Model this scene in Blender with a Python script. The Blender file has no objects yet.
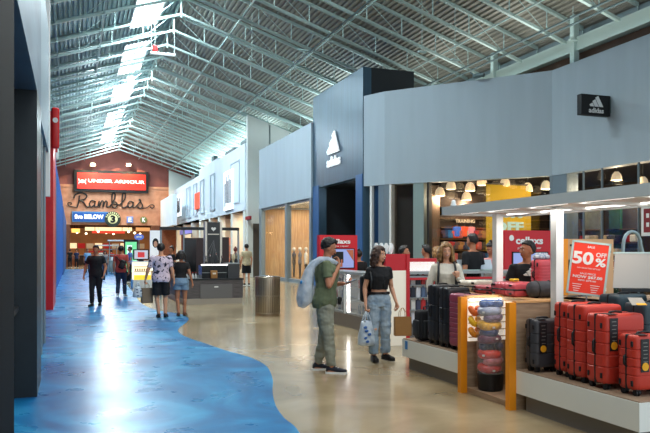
import bpy, bmesh, math, random
from mathutils import Vector, Matrix, noise
random.seed(7)
PI = math.pi
COL = bpy.context.scene.collection
# ------------------------------------------------------------------ camera model
F = 700.0; TH = math.atan(253.0/700.0); S_, C_ = math.sin(TH), math.cos(TH); HC = 1.6
def ray(px):
    u = (px-325)/F
    return (S_+u*C_, C_-u*S_)
def P(px, py, d):
    r = ray(px); return Vector((d*r[0], d*r[1], HC+(251-py)*d/F))
def G(px, py, z=0.0):
    d = (HC-z)*F/(py-251); return P(px, py, d)
def yX(px, X):
    r = ray(px); return X*r[1]/r[0]
def xY(px, Y):
    r = ray(px); return Y*r[0]/r[1]
def dep(X, Y): return X*S_+Y*C_
def zat(py, X, Y): return HC+(251-py)*dep(X, Y)/F
# ------------------------------------------------------------------ materials
MATS = {}
def mat(name, col, rough=0.5, metal=0.0, var=0.0, vscale=6.0, bump=0.0, bscale=40.0, emit=None, estr=0.0,
        trans=0.0, alpha=1.0, spec=0.5, col2=None, stretch=(1,1,1), coat=0.0, vdet=3.0):
    if name in MATS: return MATS[name]
    m = bpy.data.materials.new(name); m.use_nodes = True
    nt = m.node_tree; b = nt.nodes['Principled BSDF']
    c = tuple(col)+(1,) if len(col) == 3 else col
    b.inputs['Base Color'].default_value = c
    b.inputs['Roughness'].default_value = rough
    b.inputs['Metallic'].default_value = metal
    b.inputs['Specular IOR Level'].default_value = spec
    b.inputs['Transmission Weight'].default_value = trans
    b.inputs['Alpha'].default_value = alpha
    b.inputs['Coat Weight'].default_value = coat
    if emit:
        b.inputs['Emission Color'].default_value = tuple(emit)+(1,)
        b.inputs['Emission Strength'].default_value = estr
    tc = nt.nodes.new('ShaderNodeTexCoord'); mp = nt.nodes.new('ShaderNodeMapping')
    mp.inputs['Scale'].default_value = stretch
    nt.links.new(tc.outputs['Object'], mp.inputs['Vector'])
    if var > 0 or col2:
        n = nt.nodes.new('ShaderNodeTexNoise'); n.inputs['Scale'].default_value = vscale; n.inputs['Detail'].default_value = vdet
        nt.links.new(mp.outputs[0], n.inputs['Vector'])
        r = nt.nodes.new('ShaderNodeValToRGB')
        a = [max(0, x*(1-var)) for x in c[:3]]; d = [min(1, x*(1+var)) for x in c[:3]]
        if col2: a = list(c[:3]); d = list(col2)
        r.color_ramp.elements[0].position = 0.35; r.color_ramp.elements[1].position = 0.65
        r.color_ramp.elements[0].color = (*a, 1); r.color_ramp.elements[1].color = (*d, 1)
        nt.links.new(n.outputs['Fac'], r.inputs['Fac']); nt.links.new(r.outputs[0], b.inputs['Base Color'])
    if bump > 0:
        n2 = nt.nodes.new('ShaderNodeTexNoise'); n2.inputs['Scale'].default_value = bscale
        nt.links.new(mp.outputs[0], n2.inputs['Vector'])
        bp = nt.nodes.new('ShaderNodeBump'); bp.inputs['Strength'].default_value = bump; bp.inputs['Distance'].default_value = 0.02
        nt.links.new(n2.outputs['Fac'], bp.inputs['Height']); nt.links.new(bp.outputs[0], b.inputs['Normal'])
    MATS[name] = m
    return m
def srgb(r, g, b):
    f = lambda v: (v/255/12.92) if v/255 <= 0.04045 else ((v/255+0.055)/1.055)**2.4
    return (f(r), f(g), f(b))
# ------------------------------------------------------------------ mesh builder
class MB:
    def __init__(s): s.v = []; s.f = []; s.mi = []; s.m = 0; s.M = None
    def add(s, vs, fs):
        o = len(s.v)
        if s.M is not None: vs = [s.M @ Vector(v) for v in vs]
        s.v += [tuple(v) for v in vs]; s.f += [tuple(i+o for i in f) for f in fs]; s.mi += [s.m]*len(fs)
        return s
    def mm(s, x0, x1, y0, y1, z0, z1):
        v = [(x, y, z) for z in (z0, z1) for x, y in ((x0, y0), (x1, y0), (x1, y1), (x0, y1))]
        return s.add(v, [(3,2,1,0),(4,5,6,7),(0,1,5,4),(1,2,6,5),(2,3,7,6),(3,0,4,7)])
    def box(s, c, d, rz=0.0, rx=0.0, ry=0.0):
        M = Matrix.Translation(c) @ Matrix.Rotation(rz, 4, 'Z') @ Matrix.Rotation(ry, 4, 'Y') @ Matrix.Rotation(rx, 4, 'X')
        v = [M @ Vector((sx*d[0]/2, sy*d[1]/2, sz*d[2]/2)) for sz in (-1, 1) for sx, sy in ((-1,-1),(1,-1),(1,1),(-1,1))]
        return s.add(v, [(3,2,1,0),(4,5,6,7),(0,1,5,4),(1,2,6,5),(2,3,7,6),(3,0,4,7)])
    def rbox(s, c, d, r=0.02, seg=3, rz=0.0, rx=0.0, ry=0.0):
        M = Matrix.Translation(c) @ Matrix.Rotation(rz, 4, 'Z') @ Matrix.Rotation(ry, 4, 'Y') @ Matrix.Rotation(rx, 4, 'X')
        bm = bmesh.new(); bmesh.ops.create_cube(bm, size=1)
        for v in bm.verts: v.co = Vector((v.co.x*d[0], v.co.y*d[1], v.co.z*d[2]))
        bmesh.ops.bevel(bm, geom=list(bm.edges), offset=min(r, min(d)*0.49), segments=seg, profile=0.5, affect='EDGES')
        bm.verts.index_update()
        vs = [M @ v.co for v in bm.verts]; fs = [[v.index for v in f.verts] for f in bm.faces]; bm.free()
        return s.add(vs, fs)
    def ring(s, p, ax, r, n, r2=None, up=None):
        ax = Vector(ax).normalized()
        u = Vector(up) if up is not None else (Vector((0,0,1)) if abs(ax.z) < 0.9 else Vector((1,0,0)))
        a = ax.cross(u).normalized(); b = a.cross(ax)
        if r2 is None: r2 = r
        return [Vector(p)+a*(r*math.cos(2*PI*i/n))+b*(r2*math.sin(2*PI*i/n)) for i in range(n)]
    def loft(s, rings, cap=True, close=False):
        n = len(rings[0]); vs = [v for r in rings for v in r]; fs = []
        R = len(rings)
        for k in range(R if close else R-1):
            k2 = (k+1) % R
            for i in range(n):
                j = (i+1) % n
                fs.append((k*n+i, k*n+j, k2*n+j, k2*n+i))
        if cap and not close:
            fs.append(tuple(reversed(range(n)))); fs.append(tuple((R-1)*n+i for i in range(n)))
        return s.add(vs, fs)
    def cyl(s, p0, p1, r0, r1=None, n=12, cap=True):
        if r1 is None: r1 = r0
        p0, p1 = Vector(p0), Vector(p1); ax = p1-p0
        return s.loft([s.ring(p0, ax, r0, n), s.ring(p1, ax, r1, n)], cap)
    def tube(s, pts, r, n=8, close=False, cap=True):
        pts = [Vector(p) for p in pts]; rs = []; N = len(pts); prev = None
        for i, p in enumerate(pts):
            if close: t = pts[(i+1) % N]-pts[i-1]
            else: t = pts[min(i+1, N-1)]-pts[max(i-1, 0)]
            t.normalize()
            if prev is None:
                u = Vector((0,0,1)) if abs(t.z) < 0.9 else Vector((1,0,0))
                a = t.cross(u).normalized()
            else:
                a = (prev-t*prev.dot(t)).normalized()
            prev = a; b = t.cross(a)
            rr = r[i] if isinstance(r, (list, tuple)) else r
            rs.append([p+a*(rr*math.cos(2*PI*k/n))+b*(rr*math.sin(2*PI*k/n)) for k in range(n)])
        return s.loft(rs, cap, close)
    def caps(s, p0, p1, r0, r1=None, n=12, q=3):
        """tapered capsule"""
        if r1 is None: r1 = r0
        p0, p1 = Vector(p0), Vector(p1); ax = (p1-p0)
        if ax.length < 1e-6: ax = Vector((0,0,1e-4)); p1 = p0+ax
        a = ax.normalized(); rs = []
        for k in range(q): t = (k+0.35)/(q)*PI/2; rs.append(s.ring(p0-a*r0*math.cos(t), ax, r0*math.sin(t), n))
        rs.append(s.ring(p0, ax, r0, n)); rs.append(s.ring(p1, ax, r1, n))
        for k in reversed(range(q)): t = (k+0.35)/(q)*PI/2; rs.append(s.ring(p1+a*r1*math.cos(t), ax, r1*math.sin(t), n))
        return s.loft(rs)
    def ell(s, c, r, n=14, m=8, M=None):
        c = Vector(c); rs = []
        for k in range(m+1):
            t = max(0.04, min(PI-0.04, PI*k/m)); z = -math.cos(t); q = math.sin(t)
            rr = [Vector((r[0]*q*math.cos(2*PI*i/n), r[1]*q*math.sin(2*PI*i/n), r[2]*z)) for i in range(n)]
            if M is not None: rr = [M @ v for v in rr]
            rs.append([c+v for v in rr])
        return s.loft(rs)
    def lathe(s, prof, c=(0,0,0), n=24, cap=True):
        c = Vector(c)
        return s.loft([[c+Vector((r*math.cos(2*PI*i/n), r*math.sin(2*PI*i/n), z)) for i in range(n)] for r, z in prof], cap)
    def prism(s, poly, f0, f1):
        """poly 2d list; f0,f1 map (a,b)->3d"""
        n = len(poly); v = [f0(*p) for p in poly]+[f1(*p) for p in poly]
        fs = [tuple(reversed(range(n))), tuple(n+i for i in range(n))]+[(i, (i+1) % n, n+(i+1) % n, n+i) for i in range(n)]
        return s.add(v, fs)
    def quad(s, a, b, c, d): return s.add([a, b, c, d], [(0,1,2,3)])
def mesh_of(mb, name, smooth=False, fix=True):
    me = bpy.data.meshes.new(name); me.from_pydata(mb.v, [], mb.f); me.update()
    if fix:
        bm = bmesh.new(); bm.from_mesh(me); bmesh.ops.recalc_face_normals(bm, faces=bm.faces); bm.to_mesh(me); bm.free()
    if len(me.polygons) == len(mb.mi): me.polygons.foreach_set('material_index', mb.mi)
    if smooth:
        me.polygons.foreach_set('use_smooth', [True]*len(me.polygons))
        if smooth != 'all':
            try: me.set_sharp_from_angle(angle=math.radians(38))
            except Exception: pass
    return me
def obj(name, mb, mats, parent=None, smooth=False, loc=None, rz=None, fix=True):
    me = mb if isinstance(mb, bpy.types.Mesh) else mesh_of(mb, name, smooth, fix)
    if not isinstance(mats, (list, tuple)): mats = [mats]
    if mats[0] is not None and len(me.materials) == 0:
        for m in mats: me.materials.append(m)
    o = bpy.data.objects.new(name, me); COL.objects.link(o)
    if parent is not None: o.parent = parent
    if loc is not None: o.location = loc
    if rz is not None: o.rotation_euler = (0, 0, rz)
    return o
def tag(o, label, cat, group=None):
    o['label'] = label; o['category'] = cat
    if group: o['group'] = group
    return o
def thing(name, label, cat, loc=(0,0,0), rz=0.0, group=None):
    o = bpy.data.objects.new(name, None); COL.objects.link(o); o.empty_display_size = 0.1
    o.location = loc; o.rotation_euler = (0, 0, rz)
    return tag(o, label, cat, group)
def struct(name, mb, mats, smooth=False, fix=True):
    o = obj(name, mb, mats, None, smooth, fix=fix); o['kind'] = 'structure'; return o
def kids(o): return [c for c in bpy.data.objects if c.parent == o]
def copy_tree(o, parent=None):
    c = o.copy(); COL.objects.link(c)
    if parent is not None: c.parent = parent
    for ch in kids(o): copy_tree(ch, c)
    return c
WS = bpy.data.scenes.new('workshop')
def baked(o):
    WS.collection.objects.link(o); main = bpy.context.window.scene; bpy.context.window.scene = WS
    dg = bpy.context.evaluated_depsgraph_get(); dg.update()
    me = bpy.data.meshes.new_from_object(o.evaluated_get(dg)); bpy.data.objects.remove(o); bpy.context.window.scene = main; return me
_tc = {}
def text_mesh(body, w, h, bold=0.0, depth=0.01, shear=0.0, space=1.0):
    """flat lettering in the XZ plane facing -Y, centred, scaled to w x h"""
    key = (body, round(w, 3), round(h, 3), bold, depth, shear)
    if key in _tc: return _tc[key]
    cu = bpy.data.curves.new('lettering', 'FONT'); cu.body = body; cu.size = 1; cu.offset = bold; cu.resolution_u = 3
    cu.extrude = 0.05; cu.shear = shear; cu.space_character = space
    o = bpy.data.objects.new('lettering_source', cu)
    me = baked(o); bpy.data.curves.remove(cu)
    xs = [v.co.x for v in me.vertices]; ys = [v.co.y for v in me.vertices]
    x0, x1, y0, y1 = min(xs), max(xs), min(ys), max(ys)
    for v in me.vertices:
        x = ((v.co.x-x0)/(x1-x0)-0.5)*w; z = ((v.co.y-y0)/(y1-y0)-0.5)*h; y = -v.co.z/0.05*depth/2
        v.co = (x, y, z)
    me.materials.clear(); me.update(); _tc[key] = me
    return me
def text(name, body, w, h, m, parent, loc, rz=0.0, bold=0.0, depth=0.01, shear=0.0, rx=0.0, ry=0.0, space=1.0):
    me = text_mesh(body, w, h, bold, depth, shear, space).copy()
    o = obj(name, me, m, parent); o.location = loc; o.rotation_euler = (rx, ry, rz); return o
def emit_mat(name, col, s):
    return mat(name, (col[0]*0.8, col[1]*0.8, col[2]*0.8), 0.6, emit=col, estr=s)
def area(name, loc, size, sy, power, col, rot=(0,0,0), spread=None):
    l = bpy.data.lights.new(name, 'AREA'); l.shape = 'RECTANGLE'; l.size = size; l.size_y = sy; l.energy = power; l.color = col
    if spread: l.spread = spread
    if name == 'skylight_lamp': l.specular_factor = .1
    o = bpy.data.objects.new(name, l); COL.objects.link(o); o.location = loc; o.rotation_euler = rot; return o
# ================================================================== materials of the place
def floor_mat(name, c1, c2, c3, rough, swirl=False, sc=0.9):
    m = bpy.data.materials.new(name); m.use_nodes = True; nt = m.node_tree; b = nt.nodes['Principled BSDF']; L = nt.links
    tc = nt.nodes.new('ShaderNodeTexCoord')
    n1 = nt.nodes.new('ShaderNodeTexNoise'); n1.inputs['Scale'].default_value = sc; n1.inputs['Detail'].default_value = 6; n1.inputs['Distortion'].default_value = 2.2 if swirl else 0.6
    L.new(tc.outputs['Object'], n1.inputs['Vector'])
    r = nt.nodes.new('ShaderNodeValToRGB'); e = r.color_ramp.elements
    e[0].position = 0.33; e[0].color = (*c1, 1); e[1].position = 0.68; e[1].color = (*c3, 1)
    x = e.new(0.5); x.color = (*c2, 1)
    L.new(n1.outputs['Fac'], r.inputs['Fac']); L.new(r.outputs[0], b.inputs['Base Color'])
    n2 = nt.nodes.new('ShaderNodeTexNoise'); n2.inputs['Scale'].default_value = 1.7; n2.inputs['Detail'].default_value = 4
    L.new(tc.outputs['Object'], n2.inputs['Vector'])
    mr = nt.nodes.new('ShaderNodeMapRange'); mr.inputs['To Min'].default_value = rough*0.7; mr.inputs['To Max'].default_value = rough*1.5
    L.new(n2.outputs['Fac'], mr.inputs['Value']); L.new(mr.outputs[0], b.inputs['Roughness'])
    n3 = nt.nodes.new('ShaderNodeTexNoise'); n3.inputs['Scale'].default_value = 3.5; n3.inputs['Detail'].default_value = 2
    L.new(tc.outputs['Object'], n3.inputs['Vector'])
    bp = nt.nodes.new('ShaderNodeBump'); bp.inputs['Strength'].default_value = 0.05; bp.inputs['Distance'].default_value = 0.02
    L.new(n3.outputs['Fac'], bp.inputs['Height']); L.new(bp.outputs[0], b.inputs['Normal'])
    b.inputs['Coat Weight'].default_value = 0.0 if swirl else 0.2; b.inputs['Specular IOR Level'].default_value = 0.22 if swirl else 0.5; b.inputs['Coat Roughness'].default_value = 0.08
    return m
M_FLOOR = floor_mat('polished_concrete', srgb(134,118,90), srgb(156,138,108), srgb(176,159,128), 0.19, sc=0.8)
M_BLUE = floor_mat('blue_epoxy', srgb(6,82,136), srgb(12,112,166), srgb(60,156,200), 0.27, True, 0.6)
M_DECK = mat('roof_deck', srgb(156,180,184), 0.55, 0.2, var=0.15, vscale=0.5)
M_DECKW = mat('roof_deck_warm_lit', srgb(158,158,148), 0.6, 0.1, var=0.15, vscale=0.5)  # same deck, coloured warmer for the warm light on the right slope
M_STEEL = mat('joist_steel', srgb(178,200,196), 0.45, 0.2)
M_STEELD = mat('joist_steel_dark', srgb(95,115,118), 0.5, 0.2)
M_SKY = emit_mat('skylight_pane', (0.82, 0.95, 1.0), 4.0)
M_FASCIA = mat('grey_fascia', srgb(166,180,189), 0.6, var=0.03, vscale=0.7, stretch=(3,3,0.4))
M_FASCIAW = mat('pale_fascia', srgb(222,234,242), 0.6, var=0.04, vscale=0.7)
M_PALE = mat('pale_wall', srgb(226,230,224), 0.7, var=0.04, vscale=0.6)
M_PORTAL = mat('portal_navy', srgb(60,86,104), 0.35, 0.3, var=0.12, vscale=1.2, stretch=(6,6,0.3))
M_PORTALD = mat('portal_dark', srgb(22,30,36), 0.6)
M_BLUEJ = mat('portal_jamb_glow', srgb(54,98,146), 0.4, 0.2)  # blue colour stands in for the LED glow on the jambs
M_BLACK = mat('black_cladding', srgb(14,17,20), 0.6, var=0.2, vscale=2)
M_CHAR = mat('charcoal', srgb(34,38,42), 0.5)
M_MUNT = mat('mullion_grey', srgb(140,154,160), 0.4, 0.3)
M_GLASS = mat('shop_glass', (0.9,0.95,0.95), 0.03, trans=1.0, alpha=0.1, spec=0.5)
M_TERRA = mat('terracotta_wall', srgb(216,158,126), 0.8, col2=srgb(196,134,102), vscale=1.5)
M_MAROON = mat('maroon_gable', srgb(140,84,76), 0.85, var=0.1, vscale=1)
M_RED = mat('red_sign', srgb(196,22,26), 0.4)
M_REDF = mat('red_facade', srgb(205,20,32), 0.4, var=0.05)
M_BLUEF = mat('blue_facade', srgb(22,80,170), 0.65, var=0.1, vscale=0.5)
M_WHITE = mat('white_paint', srgb(228,230,228), 0.5)
M_BRWALL = mat('brown_wall', srgb(84,66,54), 0.8, var=0.15, vscale=1.0)
M_DKIN = mat('dark_interior', srgb(78,66,54), 0.8, var=0.2, vscale=1.0)
M_WOOD = mat('warm_wood', srgb(204,172,130), 0.5, col2=srgb(178,142,100), vscale=3, stretch=(8,8,0.5))
M_CHROME = mat('chrome', srgb(200,200,200), 0.2, 1.0)
M_STAIN = mat('stainless', srgb(180,168,150), 0.36, 0.85, var=0.12, vscale=5, stretch=(10,10,0.2))
def E(c, s): return emit_mat('lit_%d_%d_%d_%d' % (c[0]*99, c[1]*99, c[2]*99, s*10), c, s)
WARM = (1.0, 0.72, 0.42); NEUT = (1.0, 0.95, 0.86)
# ================================================================== floor
m = MB(); m.quad((-3, -2, 0), (26, -2, 0), (26, 99, 0), (-3, 99, 0)); struct('floor', m, M_FLOOR)
bp_ = [(330,500),(299.5,433),(284,418),(275.5,405),(272.6,392),(272.6,379),(267,367),(254,359),(240,354.6),(224,350),(208,344.5),(194,340),(183,335.5),(178,331),(181,326.5),(187,322),(188,318),(180,314),(163,311.5),(150,308),(141,303),(136,297),(131,290),(125,282),(119,275),(112,269)]
ctrl = [G(a, b) for a, b in bp_]; pts = []
for i in range(len(ctrl)-1):
    p0, p1, p2, p3 = ctrl[max(i-1,0)], ctrl[i], ctrl[i+1], ctrl[min(i+2, len(ctrl)-1)]
    for k in range(6):
        t = k/6; pts.append(0.5*((2*p1)+(p2-p0)*t+(2*p0-5*p1+4*p2-p3)*t*t+(3*p1-p0-3*p2+p3)*t**3))
pts.append(ctrl[-1])
m = MB(); n = len(pts)
m.v = [(p.x, p.y, 0.004) for p in pts]+[(-1.4, p.y, 0.004) for p in pts]
m.f = [(i, i+1, n+i+1, n+i) for i in range(n-1)]; m.mi = [0]*(n-1)
struct('floor_blue_inlay', m, M_BLUE)
# ================================================================== roof
RX, RZ, SL = 4.5, 12.8, 0.33
def rz_(X): return RZ-SL*abs(X-RX)
def deck(mb, x0, x1, y0, y1, per=0.19, dp=0.075):
    k0 = int(math.floor(x0/per)); xs = []
    x = x0; prof = []
    n = max(1, int(round((x1-x0)/per)))
    per = (x1-x0)/n
    for i in range(n):
        b = x0+i*per
        prof += [(b, 0), (b+per*0.45, 0), (b+per*0.55, dp), (b+per*0.9, dp)]
    prof.append((x1, 0))
    v = [(a, y, rz_(a)+h) for y in (y0, y1) for a, h in prof]; N = len(prof)
    mb.add(v, [(i, i+1, N+i+1, N+i) for i in range(N-1)])
SKX0, SKX1 = 2.55, 3.85
SKY = [(18.5,25),(28,34.6),(37.5,44),(47,53.5),(56.5,63),(66,72.5)]
m = MB(); deck(m, -2.6, SKX0, 6, 77); deck(m, SKX1, RX, 6, 77)
ys = [6]+[v for a in SKY for v in a]+[77]
for i in range(0, len(ys), 2): deck(m, SKX0, SKX1, ys[i], ys[i+1])
struct('ceiling_left_slope', m, M_DECK, fix=False)
m = MB(); deck(m, RX, 16.3, 6, 77); struct('ceiling_right_slope', m, M_DECKW, fix=False)
for i, (a, b) in enumerate(SKY):
    m = MB(); m.add([(SKX0,a,rz_(SKX0)+.25),(SKX1,a,rz_(SKX1)+.25),(SKX1,b,rz_(SKX1)+.25),(SKX0,b,rz_(SKX0)+.25)], [(0,1,2,3)])
    struct('window_%d' % (i+1), m, M_SKY)
    m = MB()
    for x in (SKX0, SKX1): m.box((x, (a+b)/2, rz_(x)+.1), (0.06, b-a, 0.34))
    for k in range(6): yy = a+(b-a)*k/5; m.box(((SKX0+SKX1)/2, yy, rz_(3.1)+.14), (SKX1-SKX0, 0.07, 0.1), ry=-math.atan(SL))
    struct('window_frame', m, M_WHITE)
def chordbox(m, x0, x1, off, w, h):
    a = Vector((x0, 0, rz_(x0)+off)); b = Vector((x1, 0, rz_(x1)+off))
    m.add([(a.x,-w/2,a.z-h/2),(a.x,w/2,a.z-h/2),(a.x,w/2,a.z+h/2),(a.x,-w/2,a.z+h/2),(b.x,-w/2,b.z-h/2),(b.x,w/2,b.z-h/2),(b.x,w/2,b.z+h/2),(b.x,-w/2,b.z+h/2)],
          [(0,1,2,3),(7,6,5,4),(0,4,5,1),(1,5,6,2),(2,6,7,3),(3,7,4,0)])
def joist(x0, x1):
    m = MB(); D = 0.85
    chordbox(m, x0, x1, -0.07, 0.12, 0.1); chordbox(m, x0, x1, -D, 0.12, 0.1)
    n = int(round(abs(x1-x0)/1.35))
    for i in range(n+1):
        x = x0+(x1-x0)*i/n; m.cyl((x, 0, rz_(x)-D), (x, 0, rz_(x)-0.07), 0.02, n=6)
        if i < n and i % 2 == 0:
            xm = x0+(x1-x0)*(i+1)/n
            m.cyl((x, 0, rz_(x)-0.07), (xm, 0, rz_(xm)-D), 0.014, n=5)
    return mesh_of(m, 'ceiling_joist')
jr, jl = joist(RX, 15.9), joist(RX, -2.5)
y = 14.1
while y < 76:
    for me in (jr, jl):
        if len(me.materials) == 0: me.materials.append(M_STEEL)
        o = bpy.data.objects.new('ceiling_joist', me); COL.objects.link(o); o.location = (0, y, 0); o['kind'] = 'structure'
    y += 2.4
# ridge girder and the long bridging members running down the hall
m = MB()
m.box((RX, 43, RZ-.22), (0.08, 62, 0.08))
for k in range(26):
    a = 14.1+k*2.4; m.cyl((RX, a, RZ-1.0), (RX, a, RZ-.1), 0.045, n=6)
struct('ceiling_ridge_girder', m, M_STEEL)
for x, off in ((-0.6,-.85),(1.2,-.85),(6.6,-.85),(9.8,-.85),(13.2,-.85)):
    m = MB(); m.box((x, 44, rz_(x)+off), (0.045, 66, 0.045))
    struct('ceiling_bridging', m, M_STEEL)
# cross bracing between joists every few bays
m = MB()
for x in (9.8, 1.2):
    for k in range(25):
        if (k+int(x)) % 5: continue
        a = 14.1+k*2.4
        m.cyl((x, a, rz_(x)-.85), (x, a+2.4, rz_(x)-.1), 0.02, n=5); m.cyl((x, a, rz_(x)-.1), (x, a+2.4, rz_(x)-.85), 0.02, n=5)
struct('ceiling_bracing', m, M_STEEL)
# conduits running along the right slope
m = MB()
for x, o_ in ((14.2,-.95),(14.4,-1.0),(9.6,-.95)): m.cyl((x, 12, rz_(x)+o_), (x, 76, rz_(x)+o_), 0.035, n=8)
struct('ceiling_conduit', m, M_STEELD, smooth=True)
# eave beam, upper walls
m = MB(); m.mm(15.2, 15.45, 6, 44, 8.02, 8.46); struct('ceiling_eave_beam', m, M_STEEL)
m = MB(); m.mm(15.95, 16.3, 31.7, 77, 0, 8.95); m.mm(15.95, 16.3, 6, 31.7, 4.95, 8.95); struct('wall_right', m, mat('upper_wall', srgb(138,156,160), 0.8, var=.08, vscale=.6))
m = MB(); m.mm(15.5, 15.7, 6, 44, 6.2, 8.02); struct('wall_right_bulkhead', m, M_BRWALL)
for yy in (18.35, 22.9, 27.6, 32.4, 37.2):
    m = MB(); m.mm(15.1, 15.3, yy, yy+.2, 6.2, rz_(15.2)-.1); struct('pillar', m, M_STEEL)
m = MB(); m.mm(-2.9, -2.6, 0, 77, 0, 11.2); struct('wall_left', m, mat('left_wall', srgb(60,78,92), 0.7))
# ================================================================== far end wall
YF = 76.0
def fw(px, py): X = xY(px, YF); return X, zat(py, X, YF)
m = MB()
pk = rz_(RX)-.05
m.prism([(-2.6, 8.25), (16.1, 8.25), (16.1, rz_(16.1)), (RX, pk), (-2.6, rz_(-2.6))], lambda a, b: (a, YF, b), lambda a, b: (a, YF+.4, b))
struct('wall_far_gable', m, M_MAROON)
m = MB(); m.mm(-2.6, 12, YF-.05, YF+.4, 4.3, 8.25); struct('wall_far', m, M_TERRA)
m = MB(); m.mm(-2.6, fw(70,250)[0], YF-.2, YF+.4, 0, 4.3); m.mm(fw(151,250)[0], 12, YF-.2, YF+.4, 0, 4.3); struct('wall_far_piers', m, mat('pier_brown', srgb(120,72,48), .7, var=.15))
m = MB(); m.mm(-2.6, 12, YF-.12, YF-.05, 8.15, 8.4); struct('trim_1', m, M_TERRA)
# food court beyond the opening
m = MB(); m.mm(-3, 14, 94, 94.3, 0, 4.6); struct('wall_food_court', m, mat('food_court_wall', srgb(200,128,70), .7, col2=srgb(150,84,44), vscale=.5, emit=(1,.5,.2), estr=.12))  # wall emits faintly in place of warm light falling on it
m = MB(); m.mm(-3, 14, YF+.4, 94, 4.5, 4.7); struct('ceiling_food_court', m, mat('fc_ceiling', srgb(110,66,44), .8))
m = MB(); m.mm(-3.2, -3, YF, 94, 0, 4.6); m.mm(14, 14.2, YF, 94, 0, 4.6); struct('wall_food_court_sides', m, M_TERRA)
# ================================================================== right hand shopfront rows (from far to near)
def fascia(n, x, y0, y1, z0, z1, m_, th=.4):
    m = MB(); m.mm(x, x+th, y0, y1, z0, z1)
    o = struct(n, m, m_); return o
fascia('wall_shopfront_far', 8.8, 66, 75.5, 4.0, 6.9, M_FASCIAW)
fascia('wall_shopfront_right', 10.2, 59.5, 75.5, 4.15, 8.05, M_FASCIAW)
fascia('wall_shopfront_right', 10.15, 51.6, 59.5, 4.15, 8.5, M_FASCIAW)
fascia('wall_shopfront_right', 10.1, 42.6, 51.6, 4.15, 8.3, M_FASCIAW)
m = MB()
for (a, b) in ((52.4, 54.0), (57.0, 58.6), (44, 46.5), (60.5, 62), (64, 66)):
    for z in (4.7, 7.4): m.mm(10.04, 10.12, a, b, z, z+.08)
    for yy in (a, b): m.mm(10.04, 10.12, yy-.04, yy+.04, 4.7, 7.48)
struct('trim_2', m, mat('fascia_trim', srgb(188,204,214), .5))
for (a, b, h) in ((42.6, 44.2, 8.6), (46.0, 49.0, 8.55), (53.2, 54.2, 8.9), (62, 64, 8.4)):
    m = MB(); m.mm(10.2, 10.5, a, b, 8.0, h); struct('wall_parapet', m, M_STEELD)
def slab(m, x0, x1, yy, z0):   # cross wall up to the roof
    m.prism([(x0, z0), (x1, z0), (x1, rz_(x1)-.9), (x0, rz_(x0)-.9)], lambda a, b: (a, yy, b), lambda a, b: (a, yy+.35, b))
m = MB(); slab(m, 10.2, 15.9, 42.3, 4.15); struct('wall_cross', m, M_PALE)
m = MB(); slab(m, 9.7, 15.9, 75.6, 4.0); struct('wall_cross', m, M_PALE)
m = MB()
for x in (11.6, 12.9, 14.4): m.mm(x, x+.04, 42.24, 42.3, 7, rz_(x)-1.0)
struct('trim_3', m, M_STEELD)
m = MB(); m.mm(10.2, 12.5, 42.3, 42.6, 0, 4.15); struct('wall_service', m, M_PALE)
# the row's shop interiors
m = MB(); m.mm(13.5, 13.7, 42.6, 75.6, 0, 4.3); struct('wall_shop_back', m, mat('shop_back', srgb(206,160,112), .7, col2=srgb(150,104,70), vscale=.35, emit=(1,.6,.3), estr=.12))  # back wall glows by itself to stand for the warm shop lighting
m = MB(); m.mm(10.2, 13.6, 42.6, 75.6, 4.15, 4.3); struct('ceiling_shop_row', m, M_DKIN)
for yy in (42.8, 46.4, 50.9, 54.6, 58.9, 63.3, 68.2, 73):
    m = MB(); m.mm(10.15, 10.6, yy, yy+.55, 0, 4.15); struct('pillar', m, M_PALE)
for yy in (46.6, 54.7, 63.4, 68.4):
    m = MB(); m.mm(10.6, 13.5, yy, yy+.2, 0, 4.15); struct('wall_party', m, M_PALE)
# grey shop beside the portal
m = MB(); m.mm(10.5, 10.9, 30.95, 40.6, 4.1, 7.6); m.mm(10.9, 14, 40.3, 40.6, 4.1, 7.6); struct('wall_grey_shop', m, M_FASCIA)
for yy, w in ((40.1, .5), (34.9, .35), (31.0, .25)):
    m = MB(); m.mm(10.5, 10.75, yy, yy+w, 0, 4.1); struct('pillar', m, M_MUNT)
m = MB(); m.mm(10.58, 10.72, 31, 40.4, 0, .18); m.mm(10.58, 10.72, 31, 40.4, 3.98, 4.1); struct('trim_4', m, M_MUNT)
for i, (a, b) in enumerate(((31.25, 34.9), (35.25, 40.1))):
    m = MB(); m.mm(10.63, 10.65, a, b, .18, 3.98); struct('window_%d' % (10+i), m, M_GLASS)
m = MB(); m.mm(15.5, 15.7, 31, 42.3, 0, 4.4); struct('wall_grey_shop_back', m, mat('grey_shop_back', srgb(222,208,180), .6, col2=srgb(186,160,124), vscale=1.2, stretch=(1,5,.3), emit=(1,.8,.55), estr=.22))  # emission stands in for interior light on this back wall
m = MB(); m.mm(10.9, 15.6, 30.9, 42.3, 4.2, 4.4); struct('ceiling_grey_shop', m, M_PALE)
m = MB(); m.mm(10.8, 15.6, 40.6, 40.75, 0, 4.2); struct('wall_grey_shop_side', m, M_WOOD)
m = MB(); m.mm(12.6, 15.6, 30.75, 30.95, 0, 4.2); struct('wall_grey_shop_side', m, M_PALE)
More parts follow.
